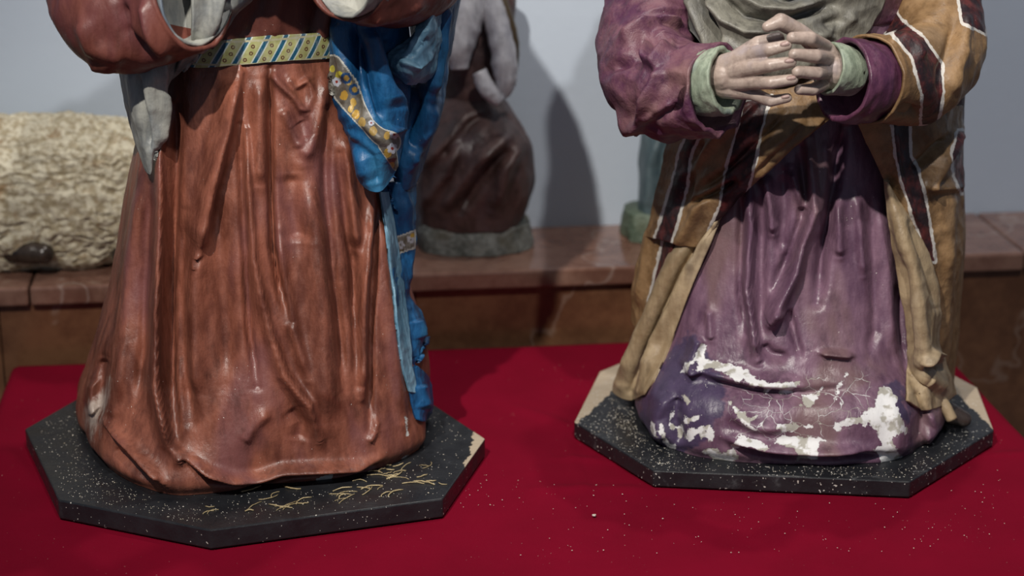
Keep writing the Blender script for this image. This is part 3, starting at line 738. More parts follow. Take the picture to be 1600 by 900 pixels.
def tail_paint(px, py, V):
    b = poly_sd(px, py, [(612, 372), (650, 358), (650, 388), (616, 400)])
    tr = (b > 0).astype(float); col = np.tile(np.array([.15, .13, .10]), (len(V), 1)); col += (.12*fbm(V, 160, 2))[:, None]
    for cx, cy, r in [(626, 383, 7), (642, 374, 7)]:
        for k in range(5):
            a = k*1.256; m = np.hypot(px-cx-r*.6*math.cos(a), py-cy-r*.6*math.sin(a)) < r*.38; col[m] = (.42, .42, .44)
    m = np.hypot(px-645, py-368) < 4; col[m] = (.4, .25, .04)
    col[(b > 0) & (b < 2.5)] = (.42, .42, .38)
    return {'trim': tr, 'col': np.clip(col, 0, 1)}
mt = sheet('mantle_tail', tail_rows, mo, BLUETRIM, 70, 260, .006, [([(632, 300), (636, 380), (634, 450)], 7, .006), ([(645, 500), (655, 530)], 7, .008), ([(655, 600), (660, 640)], 8, .008), ([(640, 560), (648, 575)], 6, -.006)], .0025, 28, [DB], .008, tail_paint)
mt['label'] = 'narrow blue tail of the mantle hanging to the board'
sheet('mantle_lining', [[(594, 300, 2.545), (600, 300, 2.535), (606, 300, 2.545)], [(602, 350, 2.55), (608, 350, 2.54), (616, 350, 2.55)], [(608, 400, 2.555), (616, 402, 2.545), (625, 402, 2.555)],
                 [(616, 460, 2.56), (624, 462, 2.55), (633, 462, 2.56)], [(622, 520, 2.565), (632, 522, 2.555), (640, 522, 2.565)], [(630, 575, 2.57), (638, 577, 2.56), (645, 577, 2.57)], [(640, 612, 2.575), (648, 614, 2.565), (654, 612, 2.575)]],
      mo, PALEBLUE, 24, 160, .005, [], .0015, 30, [DB], .014)
# praying hands and veiled head above the frame
def mary_hand(sx, elbow, wrist):
    q = lambda p: PY(*p); B = [(q(elbow), .027, q(wrist), .022)]
    w_ = q(wrist); up = np.array([-sx*.02, -.03, .085])
    for k in range(4):
        o = np.array([sx*.004, -.030+.019*k, .0]); a = w_+up+o*np.array([1, 1, 1]); L = (.066, .074, .070, .056)[k]
        m = a+np.array([-sx*.003, -.012, L*.5]); e = a+np.array([-sx*.005, -.020, L])
        B += [(w_, .019, a, .0105), (a, .0105, m, .009), (m, .009, e, .0072)]
    t = w_+np.array([-sx*.004, -.045, .055]); B += [(w_, .017, t, .011), (t, .011, t+np.array([-sx*.004, -.012, .045]), .008)]
    capsules('hand', B, mo, SKIN, .002, 3)
mary_hand(-1, (275, -40, 2.43), (405, -120, 2.34)); mary_hand(1, (575, -75, 2.44), (452, -120, 2.34))
tube('head_veil', [(430, -330, 2.60, 70), (428, -400, 2.58, 100), (430, -480, 2.575, 112), (432, -560, 2.59, 98), (432, -625, 2.61, 40)], mo, VEIL, 48, 60, .003, 14)
capsules('head', [(PY(430, -450, 2.50), .052, PY(430, -520, 2.51), .062), (PY(430, -470, 2.447), .008, PY(430, -490, 2.455), .006), (PY(430, -360, 2.55), .045, PY(430, -430, 2.53), .045)], mo, SKIN, .004)

# ================================================================== JOSEPH-LIKE STATUE: purple robe, ochre striped cloak
JT = .024
jo = thing('kneeling_statue', (.39, 2.70, 0), 'painted statue with clasped hands, flaking purple robe and striped ochre cloak', 'statue')
bp = [PZ(x, y, JT)[:2] for x, y in ((937, 580), (897, 659), (1021, 735), (1422, 752), (1553, 672), (1527, 605))]+[np.array(p) for p in ((.60, 2.935), (.25, 2.945))]
V, F = prism(orient(bp), .0005, JT, .0)
def pl(pxy, nx, ny):
    q = PZ(*pxy, JT)[:2]-np.array([.39, 2.70]); n = np.array([nx, ny], float); n /= np.linalg.norm(n); return (n[0], n[1], float(q@n), JT-.0005)
ob = mk('base_board', V, F, board_mat('black scuffed board', [pl((1520, 640), 1, .15), pl((925, 640), -1, .45)], .13), jo, smooth=False)
ob['label'] = 'black octagonal wooden board with bare wood at the sides'
bv = ob.modifiers.new('b', 'BEVEL'); bv.width = .002; bv.segments = 2
JC = (.388, 2.70)
jf_px = [(996, 640), (1004, 672), (1030, 698), (1070, 714), (1130, 724), (1250, 728), (1390, 725), (1428, 712), (1462, 685), (1478, 660)]
jfoot = [PZ(x, y, JT)[:2] for x, y in jf_px]+[np.array(p) for p in ((.615, 2.72), (.59, 2.86), (.40, 2.91), (.22, 2.87), (.175, 2.76))]
jr = lambda k: (lambda th: poly_r(th, jfoot, JC, 0)*k)
robe_folds = [
 ([(1172, 290), (1176, 340), (1170, 440), (1180, 512), (1186, 560)], 11, .016, 1), ([(1160, 300), (1158, 400), (1158, 460), (1166, 520)], 6, -.008),
 ([(1190, 300), (1189, 400), (1190, 520)], 8, -.006),
 ([(1262, 215), (1268, 285), (1272, 322), (1252, 378), (1244, 418), (1220, 466), (1204, 504)], 10, .016), ([(1252, 230), (1258, 300), (1254, 345), (1236, 395), (1212, 450)], 8, -.010),
 ([(1318, 200), (1304, 290), (1286, 378), (1280, 450), (1276, 475)], 9, -.014), ([(1288, 210), (1290, 290), (1275, 380)], 10, .006),
 ([(1306, 310), (1310, 360), (1312, 400)], 8, .008), ([(1338, 300), (1344, 380), (1349, 430)], 7, .006),
 ([(1196, 270), (1204, 320), (1208, 365)], 7, .010), ([(1236, 262), (1248, 300), (1258, 330)], 7, .010), ([(1222, 270), (1226, 330), (1220, 400)], 9, -.006),
 ([(1200, 500), (1215, 480), (1228, 490)], 9, .010), ([(1190, 540), (1205, 556), (1230, 560)], 9, -.006),
 ([(1281, 549), (1305, 551), (1332, 554)], 5, .006), ([(1230, 480), (1240, 520), (1250, 560)], 6, -.006),
 ([(1358, 300), (1362, 400), (1365, 520), (1355, 560)], 8, -.005), ([(1378, 320), (1388, 420), (1395, 540)], 12, .006), ([(1405, 450), (1408, 540), (1420, 600)], 6, -.008),
 ([(1095, 520), (1080, 560), (1085, 585)], 10, .010), ([(1110, 480), (1112, 530)], 6, .005), ([(1070, 560), (1110, 575), (1180, 595), (1250, 600)], 12, .008, 0),
 ([(1100, 600), (1180, 612), (1260, 620), (1330, 612)], 12, -.006), ([(1040, 610), (1025, 650), (1030, 690)], 12, .008), ([(1060, 620), (1055, 660), (1065, 700)], 9, -.008),
 ([(1130, 680), (1200, 700), (1280, 704), (1360, 702)], 9, .008), ([(1150, 700), (1220, 714), (1300, 716), (1390, 712)], 6, -.008), ([(1395, 600), (1405, 660), (1400, 710)], 14, .006),
 ([(1425, 610), (1440, 650), (1435, 700)], 9, -.010), ([(1452, 640), (1462, 665), (1450, 695)], 9, .008), ([(1140, 640), (1180, 665), (1230, 668)], 10, .005)]
s6 = lambda L: [(1000+x/3.75, 500+y/3.75) for x, y in L]
s7 = lambda L: [(1220+x/4.09, 520+y/4.09) for x, y in L]
FL = [s6([(240, 300), (265, 255), (310, 235), (345, 150), (360, 130), (385, 150), (375, 240), (440, 235), (500, 250), (560, 265), (640, 300), (660, 330), (700, 355), (760, 365), (860, 370), (935, 365), (900, 400), (860, 430), (800, 400), (760, 410), (725, 450), (725, 400), (690, 385), (660, 400), (600, 350), (570, 380), (540, 340), (480, 300), (430, 285), (380, 290), (335, 305), (330, 240), (300, 260), (265, 310)]),
 s7([(-10, 315), (100, 318), (120, 330), (75, 360), (70, 385), (-10, 390)]), s7([(130, 408), (235, 390), (262, 350), (240, 420), (190, 470), (130, 462)]),
 s7([(640, 350), (690, 350), (735, 400), (745, 480), (770, 560), (800, 600), (830, 660), (790, 640), (740, 660), (700, 660), (740, 720), (760, 800), (840, 780), (800, 830), (640, 840), (630, 780), (590, 750), (640, 720), (620, 640), (580, 600), (560, 570), (540, 620), (520, 570), (450, 590), (400, 600), (350, 640), (345, 580), (400, 560), (420, 540), (500, 540), (590, 490), (610, 400)]),
 s7([(-20, 660), (60, 670), (200, 665), (300, 685), (240, 700), (235, 800), (110, 810), (110, 770), (70, 720), (-20, 710)]), s7([(-20, 592), (120, 588), (210, 600), (110, 608), (60, 645), (30, 612), (-20, 610)]),
 s7([(345, 420), (370, 330), (425, 250), (440, 235), (430, 262), (385, 340), (350, 430)]), s7([(520, 520), (560, 480), (600, 470), (590, 530)]),
 s6([(520, 480), (570, 515), (640, 575), (685, 560), (650, 610), (690, 655), (620, 625), (560, 550)]), s6([(520, 735), (580, 690), (590, 640), (610, 680), (690, 700), (765, 750), (740, 772), (680, 752), (600, 742), (550, 748)]),
 s6([(370, 772), (430, 742), (480, 780), (550, 750), (560, 790), (600, 805), (520, 835), (440, 835), (410, 790)]), s6([(265, 660), (300, 630), (350, 630), (400, 610), (432, 640), (430, 690), (410, 722), (390, 680), (360, 690), (380, 650), (340, 665), (290, 712), (270, 690)]),
 s6([(248, 555), (275, 580), (365, 552), (350, 580), (290, 592), (262, 610)]), s6([(178, 545), (197, 528), (182, 580), (200, 620), (252, 620), (252, 660), (235, 695), (215, 640), (170, 642), (165, 590)]), s6([(243, 433), (267, 438), (292, 480), (275, 497), (250, 462)]),
 s6([(58, 600), (97, 598), (90, 650), (102, 702), (60, 650)]), s6([(110, 610), (137, 600), (140, 660), (170, 730), (212, 720), (200, 762), (150, 742), (120, 680)]),
 s6([(818, 608), (935, 613), (880, 642), (880, 672), (840, 650)]), s6([(830, 680), (935, 680), (935, 752), (870, 752), (840, 712), (778, 732), (790, 708), (840, 705)]), s6([(390, 395), (412, 375), (410, 395)])]
def robe_paint(px, py, V):
    f = np.full(px.shape, -60.0)
    m = (py > 500) & (V[:, 1] < 2.75)
    g = np.full(m.sum(), -60.0)
    for P in FL: g = np.maximum(g, poly_sd(px[m], py[m], P))
    f[m] = g
    nv = np.maximum(poly_sd(px, py, [(1000, 620), (1040, 560), (1075, 520), (1100, 530), (1115, 570), (1140, 600), (1130, 640), (1100, 690), (1050, 715), (990, 690)]), poly_sd(px, py, [(1385, 600), (1400, 598), (1425, 640), (1415, 660), (1400, 640)]))
    ck = poly_sd(px, py, [(1130, 585), (1200, 560), (1290, 575), (1370, 570), (1385, 640), (1330, 700), (1200, 715), (1120, 690)])-18
    back = V[:, 1] > 2.75
    return {'flake': np.where(back, -60, f), 'navy': np.where(back, -80, nv), 'crack': np.where(back, -90, ck)}
robe, RV, RF = loft('robe', [(JT, *JC, jr(.985)), (.045, *JC, jr(1.005)), (.085, .388, 2.70, lambda th: poly_r(th, jfoot, JC, 0)*.985), (.15, .387, 2.70, SE(.190, .200, .2)), (.242, .387, 2.70, SE(.178, .168, .18)),
     (.376, .388, 2.70, SE(.158, .142, .15)), (.50, .39, 2.695, SE(.145, .125, .13)), (.60, .39, 2.69, SE(.14, .12, .12))], jo, PURPLE, 0, 600, 460, robe_folds, .0026, 22, robe_paint, hem=.005)
robe['label'] = 'purple robe with flaking paint and white gesso patches'
RB = bvh_of(RV, RF)
tor, TV, TF = loft('torso', [(.59, .39, 2.69, SE(.14, .12, .12)), (.72, .39, 2.68, SE(.165, .125, .13)), (.88, .39, 2.68, SE(.19, .12, .13)), (.97, .39, 2.69, SE(.17, .09, .10)), (1.02, .39, 2.69, SE(.06, .06, .06))], jo, PURPLESLEEVE, 0, 110, 80, [], .003, 20)
TB = bvh_of(TV, TF)
# cloak shell behind
def shell_r(th): return superell(th, .238, .20, .235)
loft('cloak_back', [(.03, .422, 2.755, SE(.222, .17, .20)), (.15, .422, 2.755, SE(.224, .16, .20)), (.30, .435, 2.75, SE(.208, .15, .19)), (.45, .43, 2.73, SE(.195, .14, .18)), (.6, .41, 2.71, SE(.195, .14, .18)), (.75, .395, 2.70, SE(.205, .13, .17)), (.93, .39, 2.70, SE(.21, .11, .14))],
     jo, OCHRE, 0, 200, 160, [([(1000, 400), (990, 470), (985, 520)], 10, .006)], .004, 14, th_range=(-.42, math.pi+.42), thick=.006, back_pleats=.007,
     paint=lambda px, py, V: {'stripe': np.maximum(10-np.abs(px-(1060-(py-240)*.2))-1e3*(V[:, 0] > .3), 12-np.abs(px-1500)-1e3*((V[:, 0] < .5) | (py > 330)))})
# left cloak front: sash crossing the body and falling at the side
st1 = band_sd
S1L = [(1162, 160), (1160, 178), (1148, 220), (1134, 272), (1126, 322), (1110, 360)]; S1R = [(1205, 150), (1196, 172), (1182, 232), (1172, 280), (1166, 300), (1150, 330)]
S2L = [(1078, 200), (1062, 240), (1050, 290), (1038, 330), (1025, 370), (1012, 430), (1000, 480)]; S2R = [(1098, 200), (1078, 240), (1072, 290), (1062, 330), (1050, 370), (1030, 430), (1012, 485)]
def sash_paint(px, py, V): return {'stripe': np.maximum(band_sd(px, py, S1L, S1R), band_sd(px, py, S2L, S2R))}
cl = sheet('cloak', [[(1050, 190, 2.64), (1100, 180, 2.58), (1150, 165, 2.53), (1220, 120, 2.56), (1300, 130, 2.56), (1322, 165, 2.56)],
              [(1042, 225, 2.66), (1085, 222, 2.59), (1135, 215, 2.54), (1190, 208, 2.515), (1240, 210, 2.515), (1262, 214, 2.525)],
              [(1034, 262, 2.67), (1070, 268, 2.605), (1105, 272, 2.56), (1140, 278, 2.535), (1168, 284, 2.53), (1180, 284, 2.54)],
              [(1022, 310, 2.68), (1050, 318, 2.62), (1078, 326, 2.58), (1104, 332, 2.56), (1124, 336, 2.555), (1132, 336, 2.565)],
              [(1008, 370, 2.69), (1032, 375, 2.635), (1055, 380, 2.60), (1076, 384, 2.585), (1092, 386, 2.58), (1100, 385, 2.59)]], jo, OCHRE, 150, 130, .005,
      [([(1180, 160), (1120, 215), (1060, 290)], 8, .006), ([(1230, 175), (1190, 215), (1140, 262), (1090, 300)], 6, -.007), ([(1250, 195), (1200, 235), (1150, 290)], 7, .006), ([(1150, 285), (1110, 305), (1080, 318)], 5, -.010), ([(1290, 180), (1240, 222), (1172, 282)], 5, .005), ([(1095, 215), (1075, 280), (1060, 330)], 9, -.008), ([(1105, 300), (1080, 350), (1060, 385)], 8, .007)],
      .0028, 22, [RB], .010, sash_paint)
cl['label'] = 'ochre cloak sash with maroon stripes crossing the robe'
sheet('cloak', [[(1036, 268, 2.69), (1055, 275, 2.65), (1078, 300, 2.62)], [(1022, 315, 2.70), (1042, 325, 2.66), (1064, 345, 2.63)], [(1002, 385, 2.715), (1022, 395, 2.675), (1046, 405, 2.645)], [(988, 455, 2.72), (1004, 462, 2.69), (1022, 468, 2.66)], [(986, 500, 2.72), (994, 515, 2.70), (1004, 520, 2.67)]],
      jo, OCHRE, 50, 120, .005, [([(1040, 300), (1015, 380), (1000, 470)], 6, .006)], .0028, 22, [RB], .02, lambda px, py, V: {'stripe': band_sd(px, py, [(1058, 270), (1045, 330), (1032, 400), (1014, 475)], [(1085, 270), (1068, 330), (1050, 400), (1028, 475)])})
o = sheet('cloak_lining', [[(1060, 372, 2.62), (1078, 362, 2.595), (1098, 350, 2.575), (1118, 338, 2.57), (1128, 332, 2.575)],
              [(1040, 420, 2.635), (1056, 418, 2.60), (1072, 414, 2.59), (1088, 408, 2.585), (1100, 402, 2.59)],
              [(1012, 480, 2.65), (1030, 480, 2.61), (1046, 478, 2.605), (1062, 472, 2.60), (1074, 466, 2.605)],
              [(985, 540, 2.665), (1004, 545, 2.625), (1020, 545, 2.625), (1036, 540, 2.615), (1048, 535, 2.62)],
              [(966, 585, 2.675), (984, 592, 2.64), (1000, 594, 2.635), (1014, 590, 2.625), (1026, 585, 2.63)],
              [(957, 612, 2.69), (972, 622, 2.66), (986, 625, 2.65), (998, 622, 2.645), (1008, 616, 2.65)]], jo, BEIGE, 90, 160, .006,
      [([(1105, 352), (1060, 430), (1020, 520), (985, 610)], 6, -.010), ([(1118, 348), (1078, 430), (1036, 520), (1000, 610)], 8, .010), ([(1080, 372), (1040, 450), (1000, 540), (972, 600)], 11, .010)], .0025, 20, [RB], .008)
o['label'] = 'beige turned-back edge of the cloak'
# right cloak front
R1L = [(1395, 180), (1400, 240), (1408, 277), (1429, 344), (1455, 408)]; R1R = [(1419, 180), (1421, 245), (1433, 265), (1448, 327), (1460, 408)]
R2L = [(1497, 205), (1489, 240), (1492, 275), (1503, 300)]; R2R = [(1530, 205), (1530, 240), (1530, 275), (1520, 300)]
cr_ = sheet('cloak', [[(1330, 165, 2.51), (1370, 165, 2.53), (1420, 165, 2.55), (1465, 165, 2.58), (1504, 165, 2.66)],
              [(1350, 215, 2.535), (1385, 215, 2.54), (1428, 215, 2.56), (1470, 215, 2.58), (1504, 215, 2.67)],
              [(1384, 288, 2.555), (1408, 285, 2.55), (1440, 280, 2.565), (1475, 280, 2.59), (1504, 280, 2.67)],
              [(1412, 365, 2.57), (1430, 365, 2.56), (1455, 362, 2.575), (1480, 360, 2.60), (1503, 355, 2.67)],
              [(1440, 440, 2.585), (1455, 440, 2.58), (1470, 438, 2.59), (1485, 436, 2.61), (1498, 430, 2.67)],
              [(1452, 510, 2.60), (1462, 510, 2.595), (1473, 508, 2.60), (1483, 506, 2.62), (1490, 500, 2.67)],
              [(1460, 570, 2.61), (1467, 572, 2.605), (1473, 572, 2.61), (1478, 570, 2.63), (1481, 565, 2.67)]], jo, OCHRE, 110, 200, .005,
      [([(1480, 215), (1450, 245), (1425, 265)], 7, -.010), ([(1500, 200), (1470, 250), (1448, 300)], 8, .010), ([(1440, 290), (1462, 295), (1500, 290)], 6, .006), ([(1485, 300), (1480, 360), (1478, 430)], 8, .006), ([(1395, 200), (1402, 270), (1430, 350)], 6, .006)],
      .003, 22, [RB], .010, lambda px, py, V: {'stripe': np.maximum(band_sd(px, py, R1L, R1R), band_sd(px, py, R2L, R2R))})
cr_['label'] = 'ochre cloak side with maroon stripes hanging from the arm'
o = sheet('cloak_lining', [[(1380, 280, 2.548), (1386, 284, 2.54), (1390, 290, 2.545), (1394, 297, 2.555)],
              [(1392, 365, 2.545), (1406, 362, 2.53), (1420, 358, 2.535), (1432, 360, 2.56)],
              [(1404, 440, 2.54), (1424, 438, 2.52), (1446, 432, 2.53), (1462, 432, 2.57)],
              [(1413, 500, 2.54), (1432, 500, 2.515), (1452, 492, 2.53), (1468, 480, 2.575)],
              [(1416, 560, 2.545), (1434, 562, 2.52), (1454, 556, 2.53), (1470, 540, 2.58)],
              [(1416, 605, 2.555), (1436, 612, 2.53), (1462, 606, 2.535), (1486, 590, 2.585)],
              [(1416, 626, 2.565), (1440, 640, 2.545), (1468, 636, 2.55), (1494, 616, 2.59)]], jo, BEIGE, 90, 170, .006,
      [([(1400, 330), (1430, 440), (1440, 540), (1445, 620)], 9, .008), ([(1412, 400), (1420, 480), (1424, 560)], 7, -.006), ([(1438, 565), (1452, 550), (1468, 560)], 6, .010), ([(1440, 575), (1460, 566), (1470, 575)], 6, -.010), ([(1420, 350), (1452, 430), (1462, 480)], 6, -.008), ([(1448, 590), (1475, 605)], 10, .006)], .003, 20, [RB], .008)
o['label'] = 'beige front edge of the cloak reaching the board'
# shawl
shawl_folds = [([(1090, -10), (1110, 35), (1124, 70), (1130, 95)], 6, -.014), ([(1075, -10), (1096, 35), (1118, 85)], 8, .008), ([(1105, -5), (1130, 30), (1165, 48), (1205, 50)], 7, .010), ([(1125, -5), (1160, 25), (1210, 34), (1260, 22), (1300, 8)], 7, -.012),
  ([(1150, -10), (1190, 12), (1235, 15), (1280, 0)], 7, .010), ([(1180, -20), (1230, 2), (1270, -8)], 6, -.010), ([(1120, 60), (1150, 85), (1190, 95)], 8, .008), ([(1270, 60), (1300, 50), (1340, 20)], 10, .006), ([(1285, 40), (1310, 35), (1300, 60)], 8, -.006)]
sheet('shawl', [[(1030, -140, 2.64), (1110, -140, 2.57), (1210, -140, 2.55), (1310, -140, 2.57), (1395, -140, 2.64)],
                [(1036, -30, 2.63), (1115, -30, 2.56), (1210, -30, 2.54), (1305, -30, 2.56), (1388, -25, 2.62)],
                [(1060, 22, 2.60), (1125, 40, 2.545), (1210, 50, 2.525), (1300, 40, 2.55), (1376, 15, 2.60)],
                [(1092, 62, 2.57), (1140, 90, 2.54), (1210, 105, 2.525), (1290, 88, 2.545), (1354, 50, 2.58)],
                [(1110, 85, 2.565), (1150, 115, 2.55), (1210, 130, 2.54), (1285, 105, 2.555), (1335, 68, 2.575)]], jo, SHAWL, 160, 130, .005, shawl_folds, .0035, 22, [TB, RB], .010)['label'] = 'grey shawl draped in curved folds over the chest'
# sleeves and cuffs
slv, _, _ = tube('sleeve', [(1060, -330, 2.68, 70), (1038, -150, 2.67, 66), (1022, 0, 2.64, 62), (1012, 90, 2.59, 68), (1030, 134, 2.53, 74), (1075, 142, 2.475, 66), (1122, 140, 2.44, 61)], jo, PURPLESLEEVE, 150, 200, .009, 17, hollow=.10,
  folds=[([(975, 75), (1000, 60), (1030, 40), (1060, 42)], 7, .012), ([(1010, 60), (1018, 100), (1030, 105), (1050, 70)], 6, .012), ([(960, 110), (1000, 90), (1015, 60)], 8, -.010), ([(1000, 190), (1020, 150), (1040, 110)], 7, .010), ([(1020, 180), (1060, 165), (1080, 130)], 8, -.008), ([(950, 180), (985, 195), (1010, 190)], 8, .010), ([(1010, 185), (1055, 160)], 6, .008)], seed=2.)
slv['label'] = 'crumpled purple sleeve'
tube('cuff', [(1090, 132, 2.462, 44), (1112, 128, 2.438, 47), (1136, 126, 2.424, 49)], jo, GREENCUFF, 70, 30, .003, 40, hollow=.16)
slo, _, _ = tube('cloak_sleeve', [(1440, -330, 2.70, 72), (1452, -150, 2.69, 72), (1458, 0, 2.66, 70), (1460, 80, 2.60, 72), (1436, 116, 2.54, 68), (1395, 122, 2.485, 64), (1354, 124, 2.45, 63)], jo, OCHRE, 110, 150, .005, 15, hollow=.06,
  folds=[([(1392, 55), (1390, 110), (1380, 160)], 5, .007), ([(1380, 150), (1400, 165), (1440, 175)], 8, -.008), ([(1400, 62), (1425, 75), (1440, 95)], 9, .008), ([(1490, 40), (1480, 100), (1470, 150)], 8, -.008), ([(1505, 20), (1500, 90), (1485, 150)], 10, .008)], seed=5.,
  paint=lambda px, py, V: {'stripe': np.where(V[:, 1] < 2.68, np.maximum.reduce([band_sd(px, py, [(1396, 52), (1427, 90), (1443, 150), (1440, 195)], [(1412, 36), (1443, 60), (1470, 100), (1473, 143), (1463, 195)]), poly_sd(px, py, [(1372, -60), (1395, -60), (1400, 20), (1414, 42), (1385, 52)]), poly_sd(px, py, [(1490, -60), (1540, -60), (1540, 52), (1505, 34)])]), -50)})
slo['label'] = 'ochre cloak sleeve with a broad maroon stripe'
tube('cuff', [(1370, 126, 2.465, 58), (1340, 126, 2.44, 62), (1317, 124, 2.428, 61)], jo, PURPLECUFF, 70, 36, .003, 30, hollow=.10)
tube('cuff', [(1330, 112, 2.445, 36), (1312, 109, 2.435, 38), (1294, 107, 2.428, 39)], jo, GREENCUFF, 60, 30, .0015, 40, hollow=.12)
# clasped hands
def C_(a, ra, b, rb): return (PY(*a), ra*.000785, PY(*b), rb*.000785)
W0 = (1085, 126, 2.47); W1 = (1134, 118, 2.425)
RH = [C_(W0, 30, W1, 29)]
FR = [[(1172, 86, 2.402), (1203, 77, 2.376), (1229, 71, 2.374)], [(1168, 107, 2.396), (1203, 102, 2.369), (1236, 97, 2.368)], [(1170, 128, 2.398), (1205, 129, 2.371), (1239, 124, 2.370)], [(1176, 146, 2.408), (1204, 158, 2.386), (1230, 153, 2.384)]]
RR = [(13.5, 10.6, 8.6), (14, 10.8, 8.8), (13, 10.4, 8.5), (11, 9.2, 7.6)]
for k, (f, r) in enumerate(zip(FR, RR)):
    base = (W1[0], 104+k*10, 2.424)
    RH += [C_(base, 21, f[0], r[0]), C_(f[0], r[0], f[1], r[1]), C_(f[1], r[1], f[2], r[2])]
RH += [C_((1150, 96, 2.415), 18, (1185, 68, 2.408), 12), C_((1185, 68, 2.408), 12, (1216, 60, 2.408), 10)]
hR = capsules('hand', RH, jo, SKIN, .0011, 3); hR['label'] = 'right hand with straight interlaced fingers'
LH = [C_((1345, 110, 2.46), 28, (1300, 108, 2.432), 29)]
FLm = [[(1290, 74, 2.425), (1266, 60, 2.382), (1238, 59, 2.374)], [(1294, 92, 2.422), (1274, 88, 2.376), (1241, 85, 2.366)], [(1294, 112, 2.424), (1276, 114, 2.380), (1246, 112, 2.368)], [(1290, 130, 2.43), (1270, 140, 2.392), (1249, 140, 2.382)]]
for k, f in enumerate(FLm):
    r = (12, 11.2, 9.2) if k < 3 else (11, 10, 8.4)
    LH += [C_((1302, 96+k*9, 2.434), 20, f[0], r[0]), C_(f[0], r[0], f[1], r[1]), C_(f[1], r[1], f[2], r[2])]
LH += [C_((1290, 84, 2.43), 17, (1250, 50, 2.405), 13), C_((1250, 50, 2.405), 13, (1220, 34, 2.39), 13.5), C_((1220, 34, 2.39), 13, (1199, 42, 2.384), 8.5)]
hL = capsules('hand', LH, jo, SKIN, .0011, 3); hL['label'] = 'left hand with fingers curled between the other fingers'
def nail(p, direction, hand, r=6.0, L=9.5):
    c = PY(*p); r *= .000785; L *= .000785
    d = np.array(direction, float); d /= np.linalg.norm(d); nrm = np.array([-.05, -.93, .36]); nrm -= d*np.dot(nrm, d); nrm /= np.linalg.norm(nrm); s = np.cross(d, nrm)
    V, F = [], []; nu, nv = 14, 7
    for i in range(nv):
        la = math.pi/2*i/(nv-1)
        for k in range(nu):
            a = 2*math.pi*k/nu; V.append(c+(d*L*math.cos(a)+s*r*math.sin(a))*math.cos(la)+nrm*.0016*math.sin(la)-nrm*(.0035*(math.cos(la)*math.sin(a))**2))
    F = grid_faces(nv, nu, wrap=True).tolist()
    o = mk('fingernail', V, F, NAIL, None); o.parent = hand
    me = o.data
    co = np.array([v.co for v in me.vertices])-np.array(jo['org']); me.vertices.foreach_set('co', co.ravel())
for f, r in zip(FR, RR):
    a, b = PY(*f[1]), PY(*f[2]); d = b-a; t = f[2]
    nail((t[0]-3, t[1]-2.0, t[2]-r[2]*.000785*.93), d, hR, r[2]*.62, r[2]*.88)

# shoe and peg behind the right side, head above the frame
capsules('shoe', [(PZ(1468, 640, .045), .020, PZ(1505, 655, .036), .012), (PZ(1450, 628, .05), .024, PZ(1468, 640, .045), .021)], jo, painted('dark shoe paint', (.02, .016, .014), (.05, .035, .03), None, rough=.25), .003)['label'] = 'dark glossy shoe sole'
tube('wooden_peg', [(1468, 622, 2.56, 8), (1480, 640, 2.555, 9), (1488, 656, 2.55, 8)], jo, BEIGE, 10, 14, .001, 40)
tube('hood', [(1235, -330, 2.72, 80), (1232, -420, 2.70, 112), (1232, -510, 2.69, 120), (1232, -590, 2.70, 100), (1232, -650, 2.72, 40)], jo, SHAWL, 48, 60, .003, 14)
capsules('head', [(PY(1232, -450, 2.615), .058, PY(1232, -530, 2.62), .066), (PY(1232, -480, 2.553), .009, PY(1232, -500, 2.56), .007), (PY(1232, -350, 2.66), .05, PY(1232, -430, 2.64), .05)], jo, SKIN, .004)

# ================================================================== THINGS ON THE LEDGE
def wool_mat():
    T = NT('cream wool paint'); n = T.noise(28, 4, .6); n2 = T.noise(90, 3, .6)
    col = T.mix(T.ramp(n2, .38, .6), (.36, .30, .19), (.62, .57, .43))
    col = T.mix(T.ramp(n, .56, .72, 0, .85), col, (.26, .16, .07))
    return T.done(col, .6, T.bump(n2, .6, .004))
WOOL = wool_mat(); HOOF = painted('dark hoof paint', (.018, .014, .012), (.05, .035, .025), None, rough=.22)
sc_ = PY(35, 300, 3.06); sh = thing('lying_lamb', (sc_[0], sc_[1], LEDGE), 'cream woolly lamb figure lying on the marble ledge', 'lamb')
def lamb():
    nu, nv = 420, 260; th = np.linspace(0, 2*np.pi, nu, endpoint=False); ph = np.linspace(.004, math.pi-.004, nv)
    PH, TH = np.meshgrid(ph, th, indexing='ij')
    sgn = lambda c, e: np.sign(c)*np.abs(c)**e
    ax, ay, az = .255, .084, .122
    lx = -np.cos(PH); x = ax*sgn(lx, .75); rr = np.sin(PH)**.55
    y = ay*rr*sgn(np.cos(TH), .85); z = az*rr*sgn(np.sin(TH), .7)
    V = np.stack([x, y, z], -1).reshape(-1, 3)
    N = V/np.array([ax**2, ay**2, az**2]); N /= np.linalg.norm(N, axis=1)[:, None]
    wv = V+.012*np.stack([fbm(V, 30, 2), fbm(V+5, 30, 2), fbm(V+9, 30, 2)], -1)
    d = .0045*ridge(wv*np.array([.7, 1, 1.4]), 62, 2)+.008*fbm(V, 18, 2)
    V = V+N*d[:, None]; V[:, 2] = np.maximum(V[:, 2], -.116)
    a = math.atan(.116); R = np.array([[math.cos(a), -math.sin(a), 0], [math.sin(a), math.cos(a), 0], [0, 0, 1]])
    V = V@R.T+np.array([sc_[0], sc_[1], LEDGE+.117])
    F = grid_faces(nv, nu, wrap=True).tolist(); F.append(list(range(nu))[::-1]); F.append(list(range((nv-1)*nu, nv*nu)))
    mk('fleece', V, F, WOOL, sh)
lamb()
def PC(px, py, Y): return PY(px, py, Y)
capsules('leg', [(PC(20, 392, 3.0), .020, PC(52, 393, 2.985), .020), (PC(52, 393, 2.985), .020, PC(68, 396, 2.98), .017)], sh, HOOF, .003)
